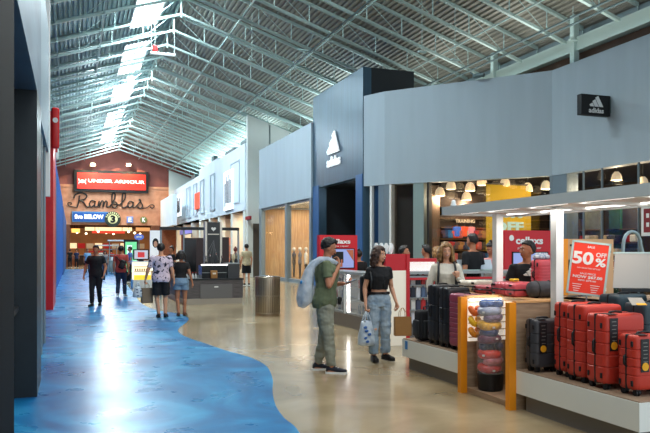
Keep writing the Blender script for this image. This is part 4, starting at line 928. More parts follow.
# tan display board with orange edge
Yb = 6.74; x0, x1 = xY(567.5, Yb), xY(613.5, Yb); zt = zat(239, (x0+x1)/2, Yb)
t = thing('display_board', 'tan display board with orange left edge and black capitals', 'display board', ((x0+x1)/2, Yb, 1.08)); L_ = Loc(t)
m = L_.mb(); m.mm(x0, x1, Yb, Yb+.08, 1.08, zt); obj('board', m, mat('tan_board', srgb(200,160,118), .6), t)
m = L_.mb(); m.mm(xY(561, Yb), x0, Yb-.01, Yb+.09, 1.08, zt+.0); obj('edge_strip', m, M_ORANGE, t)
Tl = Vector(t.location)
for s, px in (('T', 571.8), ('E', 608.6)):
    x = xY(px, Yb); text('lettering', s, .06, .1, M_BLACK, t, Vector((x, Yb-.006, zat(248.5, x, Yb)))-Tl, 0, .04, .006)
m = L_.mb(); m.mm(xY(596, Yb), xY(605, Yb), Yb-.02, Yb-.005, 1.12, zat(257, x1, Yb)); obj('white_insert', m, mat('insert_white', srgb(236,234,220), .5, emit=(1,.95,.8), estr=.3), t)
m = L_.mb(); m.mm(xY(568.5, Yb), xY(571, Yb), Yb-.015, Yb-.003, 1.3, 1.5); obj('printed_panel', m, M_CHAR, t)
# silver board seen from behind
Yg = 5.5; xg = xY(632, Yg); t = thing('sign_back', 'silver tilted board seen from behind above the teal suitcases', 'sign board', (xg+.06, Yg, PZ+.8-.02), -.55)
m = MB(); M_ = Matrix.Translation((0, 0, .22)) @ Matrix.Rotation(-.14, 4, 'X'); m.M = M_; m.prism([(-.23,-.18),(.3,-.18),(.3,.17),(-.2,.17)], lambda a, b: (a, -.006, b), lambda a, b: (a, .006, b)); obj('board', m, mat('silver_board', srgb(176,172,166), .45, .2), t)
m = MB(); m.M = M_; m.mm(-.215,.3,-.012,.012,.165,.18); obj('top_rail', m, M_STEEL, t); m = MB(); m.box((0,.03,.02), (.3,.14,.03)); obj('foot', m, M_CHAR, t)
# leaflet
q = P(637, 303, 6.1); t = thing('leaflet', 'grey leaflet with yellow corner leaning on the teal suitcases', 'leaflet', (q.x, q.y, 1.14), -.5); m = MB(); m.box((0,0,.02), (.12,.16,.003), rx=.35); obj('sheet', m, mat('leaflet_grey', srgb(150,146,140), .6), t); m = MB(); m.box((.02,-.06,.001), (.08,.035,.003), rx=.35); obj('yellow_corner', m, M_TAGY, t)
# arched grey hook rack
Yh = 7.1; xh = xY(632, Yh); t = thing('arched_rack', 'grey arched display rack standing behind the tan board', 'rack', (xh, Yh, 0), 0); m = MB(); pts = [(-.16, 0, .0), (-.15, 0, 1.5)]+[(-.14+.14*(1-math.cos(a)), 0, 1.68+.17*math.sin(a)) for a in [k*PI/8 for k in range(9)]]; pts += [(.2, 0, 1.5), (.2, 0, 1.42)]
m.tube(pts, .022, 10); obj('arch', m, mat('rack_grey', srgb(140,156,156), .4, .3), t, smooth='all'); m = MB(); m.box((0,0,1.44), (.38,.04,.05)); obj('cross_bar', m, M_STEEL, t); m = MB(); m.box((-.1,0,.015), (.3,.3,.03)); obj('rack_base', m, M_CHAR, t)
# logo on the vendor's t-shirt
def logo_bars(m, cx, cz, w, y0, y1, M=None):
    for pl in ([(.72,0),(1.0,0),(.63,.64),(.42,.52)], [(.39,0),(.67,0),(.42,.43),(.21,.31)], [(.06,0),(.34,0),(.21,.22),(0,.10)]):
        m.prism([(cx+(a-.5)*w, cz+b*w) for a, b in pl], lambda a, b: (a, y0, b), lambda a, b: (a, y1, b))
vr, vj, vh = VEND
m = MB(); m.M = Matrix.Rotation(PI, 4, 'Z'); logo_bars(m, 0, 1.3, .17, -.166, -.13); obj('shirt_logo', m, M_WHITE, vr)
# ================================================================== red and white phone kiosk
R2 = thing('phone_kiosk', 'red and white phone repair kiosk with glass counters', 'kiosk', (7, 13, 0)); L2 = Loc(R2)
def rp(name, fn, mt, parent=None, **k): m = L2.mb(); fn(m); return obj(name, m, mt, parent or R2, **k)
M_CGLS = mat('case_glass', (.9,.95,.97), .03, alpha=.15, spec=.9); M_CTOP = mat('counter_grey', srgb(150,156,158), .3); M_CREAMP = mat('cream_panel', srgb(232,224,206), .5, emit=(1,.95,.85), estr=.15); M_CRIM = mat('kiosk_red', srgb(186,20,34), .4, emit=(.6,.02,.03), estr=.06)
rp('plinth', lambda m: (m.mm(5.42, 5.9, 11.0, 15.4, 0, .28)), mat('k2_plinth', srgb(112,106,100), .4))
rp('counter_top', lambda m: m.mm(5.38, 5.95, 10.85, 15.4, 1.12, 1.17), M_CTOP)
rp('case_back', lambda m: m.mm(5.88, 5.92, 11.0, 15.4, .28, 1.12), mat('case_back', srgb(170,166,160), .6, emit=(1,.95,.9), estr=.12))
rp('case_glass', lambda m: m.mm(5.41, 5.42, 11.0, 15.4, .28, 1.12), M_CGLS)
for z in (.3, .56, .82): rp('shelf', lambda m: m.mm(5.44, 5.88, 11.0, 15.4, z, z+.012), M_CTOP)
for yy in (11.0, 12.4, 13.75, 15.3): rp('frame_post', lambda m: m.mm(5.40, 5.44, yy, yy+.05, .28, 1.12), M_CTOP)
yy = yX(348.5, 5.44); rp('light_strip', lambda m: m.mm(5.43, 5.45, yy-.06, yy+.06, .32, 1.1), M_LED)
rp('display_panel', lambda m: m.mm(4.96, 5.38, 10.72, 10.86, 0, 1.27), M_CREAMP); rp('panel_head', lambda m: m.mm(4.96, 5.38, 10.72, 10.86, 1.27, 1.55), M_CRIM); rp('panel_trim', lambda m: m.mm(5.34, 5.40, 10.70, 10.72, 0, 1.55), M_CRIM)
rp('base_cabinet', lambda m: m.mm(5.42, 8.6, 11.3, 11.4, 0, 1.18), mat('cab_back', srgb(196,190,180), .5, emit=(1,.95,.9), estr=.1)); rp('plinth', lambda m: m.mm(5.42, 8.6, 10.86, 11.4, 0, .12), M_PLINTH)
for z in (.34, .56, .78, 1.0): rp('shelf', lambda m: m.mm(5.42, 8.6, 10.9, 11.3, z, z+.012), M_CTOP)
rp('counter_top', lambda m: m.mm(5.40, 8.6, 10.82, 11.42, 1.2, 1.245), M_CTOP); rp('counter_trim', lambda m: m.mm(5.40, 8.6, 10.80, 10.82, 1.1, 1.14), M_CRIM)
rp('lit_display', lambda m: m.mm(5.42, 6.15, 11.2, 11.25, 1.245, 1.41), mat('lit_display', srgb(240,236,226), .5, emit=(1,.95,.9), estr=.8)); rp('display_head', lambda m: m.mm(5.42, 6.15, 10.98, 11.25, 1.41, 1.47), M_CRIM); rp('display_glass', lambda m: m.mm(5.42, 6.15, 10.9, 10.91, 1.245, 1.41), M_CGLS)
for x in (6.9, 7.75): rp('frame_post', lambda m: m.mm(x, x+.05, 10.85, 10.9, .12, 1.2), M_CTOP)
def screen_stand(x0, x1, yy, z0, z1, pic):
    st = rp('screen_stand', lambda m: m.mm(x0, x1, yy, yy+.18, z0, z1), M_CRIM); w_ = x1-x0; cx = (x0+x1)/2; h_ = z1-z0; q = Vector((7, 13, 0))
    for s, ww, hh, dz, b in (('cellaxs', w_*.58, h_*.125, .83, .03), ('phone repair', w_*.5, h_*.045, .70, .0)):
        o = text('lettering', s, ww, hh, M_WHITE, R2, Vector((cx+.02*w_, yy-.008, z0+h_*dz))-q, 0, b, .008); o.parent = R2
    m = L2.mb(); m.prism([(cx-w_*.36+.05*w_*math.cos(a), z0+h_*.86+.05*w_*math.sin(a)*(1.3 if a < 3 else .8)) for a in [k*PI/6 for k in range(12)]], lambda a, b: (a, yy-.012, b), lambda a, b: (a, yy-.002, b)); obj('logo_mark', m, M_WHITE, R2)
    sc_ = rp('screen', lambda m: m.mm(x0+w_*.17, x1-w_*.1, yy-.012, yy, z0+h_*.12, z0+h_*.62), mat('tv_blue', srgb(130,140,190), .3, emit=(.45,.55,.95), estr=.35))
    rp('screen_frame', lambda m: (m.mm(x0+w_*.15, x0+w_*.17, yy-.02, yy, z0+h_*.1, z0+h_*.64), m.mm(x1-w_*.1, x1-w_*.08, yy-.02, yy, z0+h_*.1, z0+h_*.64), m.mm(x0+w_*.15, x1-w_*.08, yy-.02, yy, z0+h_*.62, z0+h_*.64), m.mm(x0+w_*.15, x1-w_*.08, yy-.02, yy, z0+h_*.1, z0+h_*.12)), M_BLACK)
    if pic:
        rp('pictured_phone', lambda m: m.mm(x0+w_*.32, x0+w_*.62, yy-.018, yy-.012, z0+h_*.25, z0+h_*.55), M_BLACK)
        for k in range(4): rp('pictured_finger', lambda m: m.mm(x0+w_*(.36+k*.065), x0+w_*(.4+k*.065), yy-.022, yy-.018, z0+h_*.14, z0+h_*(.32+.02*(k % 2))), mat('pictured_skin', srgb(190,110,80), .5))
        rp('pictured_arm', lambda m: m.prism([(x1-w_*.3, z0+h_*.6), (x1-w_*.11, z0+h_*.6), (x1-w_*.11, z0+h_*.3)], lambda a, b: (a, yy-.02, b), lambda a, b: (a, yy-.012, b)), mat('pictured_skin', srgb(190,110,80), .5))
screen_stand(5.36, 6.30, 15.2, 1.11, 1.97, True); screen_stand(7.8, 8.88, 11.45, .85, 2.0, False)
# stock on the shelves
cols = [(190,40,44),(40,44,60),(220,216,210),(60,64,90),(214,214,220),(150,40,50),(30,30,34),(200,60,60),(90,110,140)]
bm_ = [mat('stock_%d' % k, srgb(*c_), .5) for k, c_ in enumerate(cols)]
def copies(proto_mesh, name, label, cat, group, places, mats_):
    for k, (x, y, z, r) in enumerate(places):
        o = bpy.data.objects.new(name, proto_mesh[k % len(proto_mesh)]); COL.objects.link(o); o.location = (x, y, z); o.rotation_euler = (0, 0, r); tag(o, label, cat, group)
pm = []
for k, mt in enumerate(bm_):
    m = MB(); m.rbox((0, 0, .085), (.085, .035, .17), .006, 1); m.box((0, -.0185, .1), (.06, .002, .09)); m.box((0, 0, .185), (.03, .004, .03)); me = mesh_of(m, 'case_box'); me.materials.append(mt); pm.append(me)
rnd = random.Random(5); pl = []
for z in (.352, .572, .792, 1.012):
    x = 5.5
    while x < 6.2: pl.append((x, 10.98, z, rnd.uniform(-.1, .1))); x += .1
rnd.shuffle(pl); copies(pm, 'phone_case_box', 'boxed phone case on the red and white counter shelves', 'box', 'boxed phone cases facing the camera', pl, bm_)
pl = []
for z in (.312, .572, .832):
    y_ = 11.2
    while y_ < 15.2:
        if abs(y_-yX(348.5, 5.44)) > .2: pl.append((5.56, y_, z, -PI/2+rnd.uniform(-.1, .1)))
        y_ += .19
rnd.shuffle(pl); copies(pm, 'phone_accessory_box', 'boxed phone accessory inside the long side glass case', 'box', 'accessory boxes in the side case', pl, bm_)
for lab, px, rz_a in (('silver laptop on the grey counter left of the canopy post', 472, .25), ('grey laptop on the counter closest to the canopy post', 489.5, -.15)):
    x = xY(px, 11.0); t = thing('laptop', lab, 'laptop', (x, 11.05, 1.247), PI+rz_a); m = MB(); m.rbox((0,0,.009), (.3,.2,.016), .005, 2); obj('laptop_base', m, M_STEEL, t, smooth=True)
    m = MB(); m.box((0,-.16,.1), (.3,.008,.21), rx=-.5 if False else .5); obj('lid', m, mat('laptop_lid', srgb(176,186,194), .4, .2), t); m = MB(); m.box((0,-.0,.0185), (.25,.1,.002)); obj('keyboard', m, M_CHAR, t)
# ornaments on top of the cream panel: clear glass trophies
for k in range(4):
    x = xY(381+k*5, 11.2); t = thing('glass_ornament', 'clear glass ornament on the counter behind the curly haired woman', 'ornament', (x, 11.4, 1.245), 0, 'glass ornaments on the phone kiosk'); m = MB(); m.lathe([(.035,0),(.04,.02),(.014,.05),(.012,.3),(.045,.36),(.05,.44),(.02,.5)], n=12); obj('glass_body', m, mat('ornament_glass', (.9,.95,.95), .05, alpha=.55, spec=1), t, smooth=True); m = MB(); m.lathe([(.045,0),(.045,.015)], n=12); obj('foot', m, M_CHROME, t)
# ================================================================== steel bin
t = thing('litter_bin', 'round brushed steel litter bin standing alone on the beige floor', 'litter bin', (4.6, 16.95, 0)); m = MB(); m.lathe([(.30,.0),(.31,.02),(.31,.92),(.305,.95)], n=40); obj('drum', m, M_STAIN, t, smooth=True)
for z in (.04, .47, .93): m = MB(); m.lathe([(.312,z),(.318,z+.005),(.318,z+.03),(.312,z+.035)], n=40, cap=False); obj('band', m, M_STAIN, t, smooth=True)
m = MB(); m.lathe([(.31,.95),(.30,.97),(.24,.965),(.2,.90)], n=40, cap=False); obj('rim', m, M_CHROME, t, smooth=True); m = MB(); m.lathe([(.235,.90),(.1,.905)], n=30); obj('opening', m, M_BLACK, t)
for k in range(2):
    m = MB()
    for i in range(10):
        a = -PI*.95+(k*10+i)*.17; m.M = Matrix.Rotation(a, 4, 'Z'); m.mm(.308, .313, -.004, .004, .08, .9)
    obj('seam', m, mat('seam', srgb(60,56,50), .4, .8), t)
# ================================================================== black kiosk in mid hall
M_SLATK = mat('kiosk_black', srgb(92,88,90), .45, var=.25, vscale=4, stretch=(1,1,14)); M_KTOE = mat('kiosk_toe', srgb(226,220,208), .4); M_BRP = mat('brown_panel', srgb(58,42,42), .5)
R3 = thing('black_kiosk', 'black slatted retail kiosk with glass case and tall heart banner', 'kiosk', (4.1, 22.5, 0)); L3 = Loc(R3)
def bp3(name, fn, mt, parent=None, **k): m = L3.mb(); fn(m); return obj(name, m, mt, parent or R3, **k)
Yk = 21.0; X = lambda px, Y=Yk: xY(px, Y)
bp3('toe_kick', lambda m: m.mm(X(184), X(242), Yk-.04, 25, 0, .17), mat('toe_grey', srgb(168,162,152), .45))
bp3('body_panel', lambda m: m.mm(X(183.5), X(243), Yk, 25, .17, .72), M_SLATK); bp3('counter_top', lambda m: m.mm(X(183), X(243.5), Yk-.03, 25, .72, .77), M_CHAR)
bp3('drawer_front', lambda m: m.mm(X(200), X(232), Yk-.05, Yk-.01, .17, .6), mat('drawer_front', srgb(112,112,114), .4)); bp3('drawer_pull', lambda m: m.mm(X(214), X(218), Yk-.06, Yk-.05, .5, .54), M_WHITE)
bp3('display_case', lambda m: m.mm(X(203), X(228.5), Yk+.2, Yk+.8, .77, 1.16), mat('case_smoke', srgb(48,54,58), .1)); bp3('light_strip', lambda m: m.mm(X(202.5), X(229), Yk+.18, Yk+.24, 1.16, 1.2), E((1,.95,.95), 2.5))
bp3('case_shelf', lambda m: m.mm(X(203), X(228.5), Yk+.19, Yk+.2, .93, .95), M_CTOP)
bp3('side_display', lambda m: m.mm(X(229.5), X(241), Yk+.2, Yk+.8, .77, 1.2), mat('side_disp', srgb(70,74,78), .3)); bp3('side_display_top', lambda m: m.mm(X(229), X(241.5), Yk+.18, Yk+.82, 1.2, 1.23), M_CTOP)
Yt = 24.2
bp3('banner_tower', lambda m: m.mm(X(207, Yt), X(220, Yt), Yt, Yt+.3, .77, 2.6), mat('tower', srgb(58,60,62), .5)); bp3('tower_edge', lambda m: (m.mm(X(205, Yt), X(207, Yt), Yt-.02, Yt+.32, .77, 2.62), m.mm(X(220, Yt), X(222, Yt), Yt-.02, Yt+.32, .77, 2.62)), M_KTOE)
bp3('dark_screen', lambda m: m.mm(X(184.5, Yt), X(203.5, Yt), Yt, Yt+.2, .77, 2.05), M_BRP); bp3('dark_screen', lambda m: m.mm(X(222.5, Yt), X(229, Yt), Yt, Yt+.2, .77, 2.08), M_BRP); bp3('mirror', lambda m: m.mm(X(185, Yt), X(196, Yt), Yt-.03, Yt, .9, 2.0), mat('mirror_dark', srgb(30,34,36), .15))
for a, b in ((160, 204), (222, 239)): bp3('header_beam', lambda m: m.mm(X(a, Yt), X(b, Yt), Yt-.05, Yt+.1, 2.32, 2.42), M_CHAR)
for px in (161, 184, 238.5): bp3('post', lambda m: m.mm(X(px, Yt)-.03, X(px, Yt)+.03, Yt, Yt+.06, 0, 2.34), M_MUNT)
m = L3.mb(); hx, hz = X(213.5, Yt), zat(229, X(213.5, Yt), Yt); m.prism([(hx+.085*math.sin(a)**3, hz+.005*(13*math.cos(a)-5*math.cos(2*a)-2*math.cos(3*a)-math.cos(4*a))) for a in [k*PI/12 for k in range(24)]], lambda a, b: (a, Yt-.012, b), lambda a, b: (a, Yt-.002, b)); obj('heart_logo', m, M_WHITE, R3)
bp3('banner_line', lambda m: (m.mm(hx-.2, hx+.2, Yt-.01, Yt-.002, hz-.2, hz-.165)), M_KTOE)
for k in range(5): bp3('diamond_line', lambda m: m.box((hx-.1+.05*k, Yt-.005, hz-.6-.06*k), (.015, .006, .5), ry=.5-.2*k), mat('ban_line', srgb(110,112,114), .5))
t = thing('brown_box', 'small brown box on the black kiosk counter', 'box', (X(214.5), Yk+.1, .77)); m = MB(); m.rbox((0,0,.12), (.2,.12,.24), .01); obj('box_body', m, M_KRAFT, t, smooth=True); m = MB(); m.box((0,-.062,.15), (.1,.003,.05)); obj('box_label', m, M_KTOE, t)
for k, px in enumerate((206, 210, 216, 222, 231, 236)):
    x = X(px, 22.3); t = thing('perfume_bottle', 'dark bottle standing on top of the black kiosk', 'bottle', (x, 22.3, .77 if px < 229 else .77), 0, 'bottles on the black kiosk'); m = MB(); m.lathe([(.05,0),(.055,.02),(.055,.42+.05*(k % 3)),(.02,.5+.05*(k % 3)),(.02,.6+.05*(k % 3))], n=12); obj('bottle_body', m, M_CHAR, t, smooth=True); m = MB(); m.lathe([(.026,.6+.05*(k % 3)),(.026,.68+.05*(k % 3))], n=10); obj('bottle_cap', m, M_CHROME, t)
for k, px in enumerate((187, 190, 193, 196)): 
    x = X(px, 21.3); t = thing('tester_bottle', 'small pale tester bottle on the left end of the black kiosk', 'bottle', (x, 21.35, .77), 0, 'tester bottles on the black kiosk'); m = MB(); m.lathe([(.03,0),(.03,.1),(.012,.12),(.012,.16)], n=10); obj('bottle_body', m, M_WHITE, t, smooth=True); m = MB(); m.lathe([(.016,.16),(.016,.19)], n=8); obj('bottle_cap', m, M_RED, t)
# ================================================================== lit snack kiosk, poster, green screen
R4 = thing('lit_display_kiosk', 'white kiosk with lit yellow-striped display case and small screen', 'kiosk', (3.2, 31, 0)); L4 = Loc(R4); Y4 = 30.5
def bp4(name, fn, mt): m = L4.mb(); fn(m); return obj(name, m, mt, R4)
bp4('base_cabinet', lambda m: m.mm(X(133, Y4), X(152, Y4), Y4, Y4+1.2, 0, .38), M_WHITE); bp4('lit_case', lambda m: m.mm(X(134, Y4), X(151, Y4), Y4+.05, Y4+1.1, .38, 1.12), mat('lit_case', srgb(240,226,190), .5, emit=(1,.85,.55), estr=1.3))
bp4('yellow_strip', lambda m: m.mm(X(134, Y4), X(151, Y4), Y4+.03, Y4+.05, .38, .58), mat('yellow_strip', srgb(240,200,30), .5, emit=(1,.8,.1), estr=.6))
for z in (.72, .92): bp4('shelf', lambda m: m.mm(X(134, Y4), X(151, Y4), Y4+.0, Y4+.05, z, z+.03), M_CTOP)
for k in range(7): bp4('snack_row', lambda m: m.mm(X(135+k*2.2, Y4), X(136.2+k*2.2, Y4), Y4+.01, Y4+.05, .76, .86), mat('snack_brown', srgb(150,100,60), .6))
bp4('counter_top', lambda m: m.mm(X(132.5, Y4), X(152, Y4), Y4-.05, Y4+1.2, 1.12, 1.17), M_WHITE); bp4('low_counter', lambda m: m.mm(X(152, Y4), X(182, Y4), Y4+.3, Y4+1.2, 0, .75), mat('low_counter', srgb(176,164,150), .5)); bp4('low_counter_top', lambda m: m.mm(X(152, Y4), X(183, Y4), Y4+.25, Y4+1.25, .75, .8), M_WHITE)
t = thing('tv_screen', 'small black framed screen with red picture on the lit kiosk', 'screen', (X(141.5, Y4), Y4+.2, 1.17)); m = MB(); m.mm(-.33,.33,-.03,.03,.06,.5); obj('screen_frame', m, M_BLACK, t); m = MB(); m.mm(-.28,.28,-.034,-.03,.1,.46); obj('screen', m, mat('scr_grey', srgb(170,170,176), .3, emit=(.7,.7,.8), estr=.5), t); m = MB(); m.mm(-.14,.14,-.038,-.034,.16,.38); obj('picture', m, mat('scr_red', srgb(210,50,60), .4, emit=(.8,.1,.1), estr=.4), t); m = MB(); m.mm(-.1,.1,-.05,.05,0,.06); obj('foot', m, M_BLACK, t)
Y5 = 33; t = thing('poster_panel', 'tall white poster with a dark haired portrait beyond the couple', 'poster', (X(155.5, Y5), Y5, 0)); L5 = Loc(t)
m = L5.mb(); m.mm(X(150, Y5), X(161, Y5), Y5, Y5+.1, 0, 2.55); obj('panel', m, mat('poster_white', srgb(226,226,228), .5, emit=(1,1,1), estr=.25), t)
cx, cz = X(155.5, Y5), zat(243, X(155.5, Y5), Y5); m = L5.mb(); m.prism([(cx+.14*math.cos(a), cz+.22*math.sin(a)) for a in [k*PI/10 for k in range(20)]], lambda a, b: (a, Y5-.012, b), lambda a, b: (a, Y5-.002, b)); obj('portrait_hair', m, M_BLACK, t)
m = L5.mb(); m.prism([(cx+.085*math.cos(a), cz-.05+.14*math.sin(a)) for a in [k*PI/10 for k in range(20)]], lambda a, b: (a, Y5-.02, b), lambda a, b: (a, Y5-.012, b)); obj('portrait_face', m, M_SKIN, t); m = L5.mb(); m.mm(X(150.5, Y5), X(160.5, Y5), Y5-.01, Y5, .3, .5); obj('foot', m, M_CHAR, t)
Y6 = 38; t = thing('green_display', 'black framed upright display glowing green in mid hall', 'display', (X(131, Y6), Y6, 0)); L6 = Loc(t); m = L6.mb(); m.mm(X(124, Y6), X(138, Y6), Y6, Y6+.2, .1, 2.2); obj('display_frame', m, M_BLACK, t)
m = L6.mb(); m.mm(X(125.3, Y6), X(136.7, Y6), Y6-.02, Y6, .5, 2.08); obj('screen', m, mat('green_scr', srgb(90,190,120), .4, emit=(.3,.9,.5), estr=.5), t); m = L6.mb(); m.mm(X(127, Y6), X(132, Y6), Y6-.03, Y6-.02, 1.3, 1.9); obj('picture', m, mat('green_pic', srgb(220,240,220), .4, emit=(.9,1,.9), estr=.6), t); m = L6.mb(); m.mm(X(124, Y6), X(138, Y6), Y6-.1, Y6+.3, 0, .1); obj('foot', m, M_BLACK, t)
Y7 = 40; t = thing('oval_sign', 'small blue oval sign on a pole past the green display', 'sign', (X(139, Y7), Y7, 0)); m = MB(); z = zat(237, X(139, Y7), Y7); m.prism([(.26*math.cos(a), z+.17*math.sin(a)) for a in [k*PI/12 for k in range(24)]], lambda a, b: (a, -.03, b), lambda a, b: (a, .03, b)); obj('oval', m, mat('oval_blue', srgb(60,90,170), .4, emit=(.2,.3,.8), estr=.4), t); m = MB(); m.mm(-.16,.16,-.04,-.03,z-.03,z+.04); obj('lettering_band', m, M_WHITE, t); m = MB(); m.cyl((0,0,0),(0,0,z-.15),.03); obj('pole', m, M_STEELD, t)
# far carts between the crowd
for k, (px, Yc, w_, h_, cc, lab) in enumerate(((107, 58, 1.6, 2.0, (150,160,160), 'pale grey cart stacked with goods, left of the green display'), (118, 52, 1.2, 2.3, (120,134,134), 'tall grey cart with shelves just left of the green display'), (97, 66, 1.6, 1.5, (190,170,140), 'low beige cart near the food court entrance'))):
    x = X(px, Yc); t = thing('retail_cart', lab, 'cart', (x, Yc, 0)); cm = mat('cart_%d' % k, srgb(*cc), .6, var=.3, vscale=2); m = MB(); m.mm(-w_/2, w_/2, 0, .9, .1, .9); obj('cart_body', m, cm, t)
    for zz in (1.3, 1.7): 
        if zz < h_: m = MB(); m.mm(-w_/2, w_/2, .3, .6, zz, zz+.04); obj('shelf', m, M_CTOP, t)
    for sx in (-1, 1): m = MB(); m.cyl((sx*(w_/2-.04), .45, .9), (sx*(w_/2-.04), .45, h_), .03, n=8); obj('post', m, M_STEEL, t)
    m = MB(); m.mm(-w_/2-.1, w_/2+.1, -.1, 1.0, h_, h_+.1); obj('roof_panel', m, M_WHITE if k != 2 else M_REDF, t)
    for j in range(5): m = MB(); m.rbox((-w_/2+.2+j*(w_-.4)/4, .4, 1.05), (.2,.3,.26), .02); obj('merchandise', m, [M_WHITE, M_REDF, M_CTOP, M_CHAR, M_BLUEF][j], t)
    for sx in (-1, 1): m = MB(); m.cyl((sx*w_*.35-.03, .1, .1), (sx*w_*.35+.03, .1, .1), .1, n=14); obj('wheel', m, M_CHAR, t)
# ================================================================== signs on the far wall
def fbox(t, px0, px1, py0, py1, y0, y1, mt, name):
    x0, z1 = fw(px0, py0); x1, z0 = fw(px1, py1); m = MB(); m.M = Loc(t).M; m.mm(x0, x1, y0, y1, z0, z1); return obj(name, m, mt, t)
def fthing(name, lab, cat, px, py): x, z = fw(px, py); return thing(name, lab, cat, (x, YF, z))
def ftext(t, s, px0, px1, py0, py1, mt, y=-.2, bold=.02, shear=0):
    x0, z1 = fw(px0, py0); x1, z0 = fw(px1, py1); return text('lettering', s, x1-x0, z1-z0, mt, t, Vector(((x0+x1)/2, YF+y, (z0+z1)/2))-Vector(t.location), 0, bold, .06, shear)
t = fthing('shop_sign', 'wide red shop sign in a black frame high on the far wall', 'sign', 111, 194)
fbox(t, 74, 148, 169.8, 193.5, YF-.35, YF-.06, M_BLACK, 'sign_frame'); fbox(t, 77, 145.5, 172.8, 190.7, YF-.4, YF-.35, mat('ua_red', srgb(214,40,26), .4, emit=(.8,.05,.02), estr=.35), 'sign_panel')
MW = mat('letter_white', srgb(250,250,250), .4, emit=(1,1,1), estr=.6)
ftext(t, 'UNDER ARMOUR', 88, 144.3, 179.3, 184.4, MW, -.43, .015)
x0, z1 = fw(78, 178.6); x1, z0 = fw(86.5, 185); w_ = x1-x0; h_ = z1-z0; cxx, czz = (x0+x1)/2, (z0+z1)/2
for s in (1, -1):
    m = MB(); m.M = Loc(t).M; pts = []
    for k in range(9): a = PI*k/8; pts.append((cxx-w_*.42*math.cos(a), YF-.44, czz+s*(h_*.45-h_*.62*math.sin(a))))
    m.tube(pts, [.03,.05,.06,.07,.08,.07,.06,.05,.03], 6); obj('logo_arc', m, MW, t, smooth='all')
for px, lab in ((92.5, 'floodlight above the left half of the red sign'), (128, 'floodlight above the right half of the red sign')):
    x, z = fw(px, 165.5); t = thing('floodlight', 'twin-head '+lab, 'light', (x, YF-.9, z)); m = MB(); m.rbox((0,0,0), (.5,.25,.25), .05); obj('lamp_head', m, M_STEEL, t, smooth=True); m = MB(); m.mm(-.22,.22,-.1,.1,-.15,-.125); obj('lens', m, E((1,.75,.4), 14), t)
    for sx in (-.2, .2): m = MB(); m.cyl((sx,0,.1), (sx,.88,.3), .025, n=6); obj('arm', m, M_STEEL, t)
    l = bpy.data.lights.new('floodlight_lamp', 'SPOT'); l.energy = 900; l.spot_size = 2.2; l.color = (1,.72,.4); l.shadow_soft_size = .1; lo = bpy.data.objects.new('floodlight_lamp', l); COL.objects.link(lo); lo.location = (x, YF-1.3, z+.1); lo.rotation_euler = (.35, 0, 0)
# script lettering
t = fthing('script_sign', 'dark cursive Ramblas lettering with curled ends on the terracotta wall', 'sign', 112, 210)
strokes = {'letter_r': [[(1.0,.05),(1.2,.8),(1.3,1.65)], [(.65,1.25),(.85,1.75),(1.5,2.0),(2.1,1.65),(1.85,1.15),(1.3,1.0),(1.7,.8),(2.1,.2),(2.45,.25)]],
 'letter_a': [[(3.0,.9),(2.65,1.0),(2.4,.55),(2.6,.15),(2.95,.45),(3.08,.95),(3.0,.25),(3.35,.25)]],
 'letter_m': [[(3.35,.25),(3.5,.95),(3.52,.2),(3.78,.95),(3.98,.85),(3.92,.2),(4.22,.95),(4.42,.8),(4.38,.25),(4.75,.3)]],
 'letter_b': [[(4.75,.3),(5.25,1.25),(5.3,2.0),(5.0,1.85),(4.98,.4),(5.3,.12),(5.6,.5),(5.35,.9),(5.1,.7),(5.85,.5)]],
 'letter_l': [[(5.85,.5),(6.45,1.3),(6.5,2.05),(6.2,1.9),(6.12,.4),(6.4,.15),(6.75,.4)]],
 'letter_second_a': [[(7.4,.9),(7.05,1.0),(6.8,.55),(7.0,.15),(7.35,.45),(7.48,.95),(7.4,.25),(7.75,.3)]],
 'letter_s': [[(7.75,.3),(8.3,1.1),(8.15,1.25),(8.55,.5),(8.3,.1),(7.95,.3)]],
 'flourish': [[(8.3,.1),(9.0,.2),(9.6,.65),(9.95,.45),(9.7,.15),(9.45,.35)], [(1.0,.05),(.5,.15),(.1,.3),(0,.6),(.3,.7),(.42,.5),(.2,.42)]]}
X0, Z1 = fw(68, 192); X1, Z0 = fw(154.5, 209.5)
def cr(pts, n=5):
    P_ = [Vector((*p, 0)) for p in pts]; out = []
    for i in range(len(P_)-1):
        a, b, c, d = P_[max(i-1, 0)], P_[i], P_[i+1], P_[min(i+2, len(P_)-1)]
        for k in range(n): u = k/n; out.append(.5*((2*b)+(c-a)*u+(2*a-5*b+4*c-d)*u*u+(3*b-a-3*c+d)*u**3))
    return out+[P_[-1]]
for nm, ss in strokes.items():
    m = MB(); m.M = Loc(t).M
    for s in ss: m.tube([(X0+q.x/10*(X1-X0), YF-.15, Z0+q.y/2.05*(Z1-Z0)) for q in cr(s)], .075 if nm != 'flourish' else .05, 6)
    obj(nm.replace('_second', ''), m, mat('script_dark', srgb(44,40,40), .5), t)
t = fthing('shop_sign', 'blue rectangular five BELOW sign with white letters', 'sign', 90, 223); fbox(t, 72, 108.5, 211.5, 222.5, YF-.3, YF-.06, mat('fb_light', srgb(90,150,200), .4), 'sign_frame'); fbox(t, 73, 107.5, 212.5, 221.6, YF-.34, YF-.3, mat('fb_blue', srgb(24,76,150), .4, emit=(.05,.2,.6), estr=.3), 'sign_panel'); ftext(t, 'five BELOW', 74.5, 103.5, 214.3, 219.3, MW, -.37, .05)
t = fthing('round_sign', 'round dark and cream number 3 sign overlapping the blue sign', 'sign', 113, 227); x, z = fw(112.5, 219.3); R_ = fw(120.5, 219)[0]-x
Lt = Loc(t)
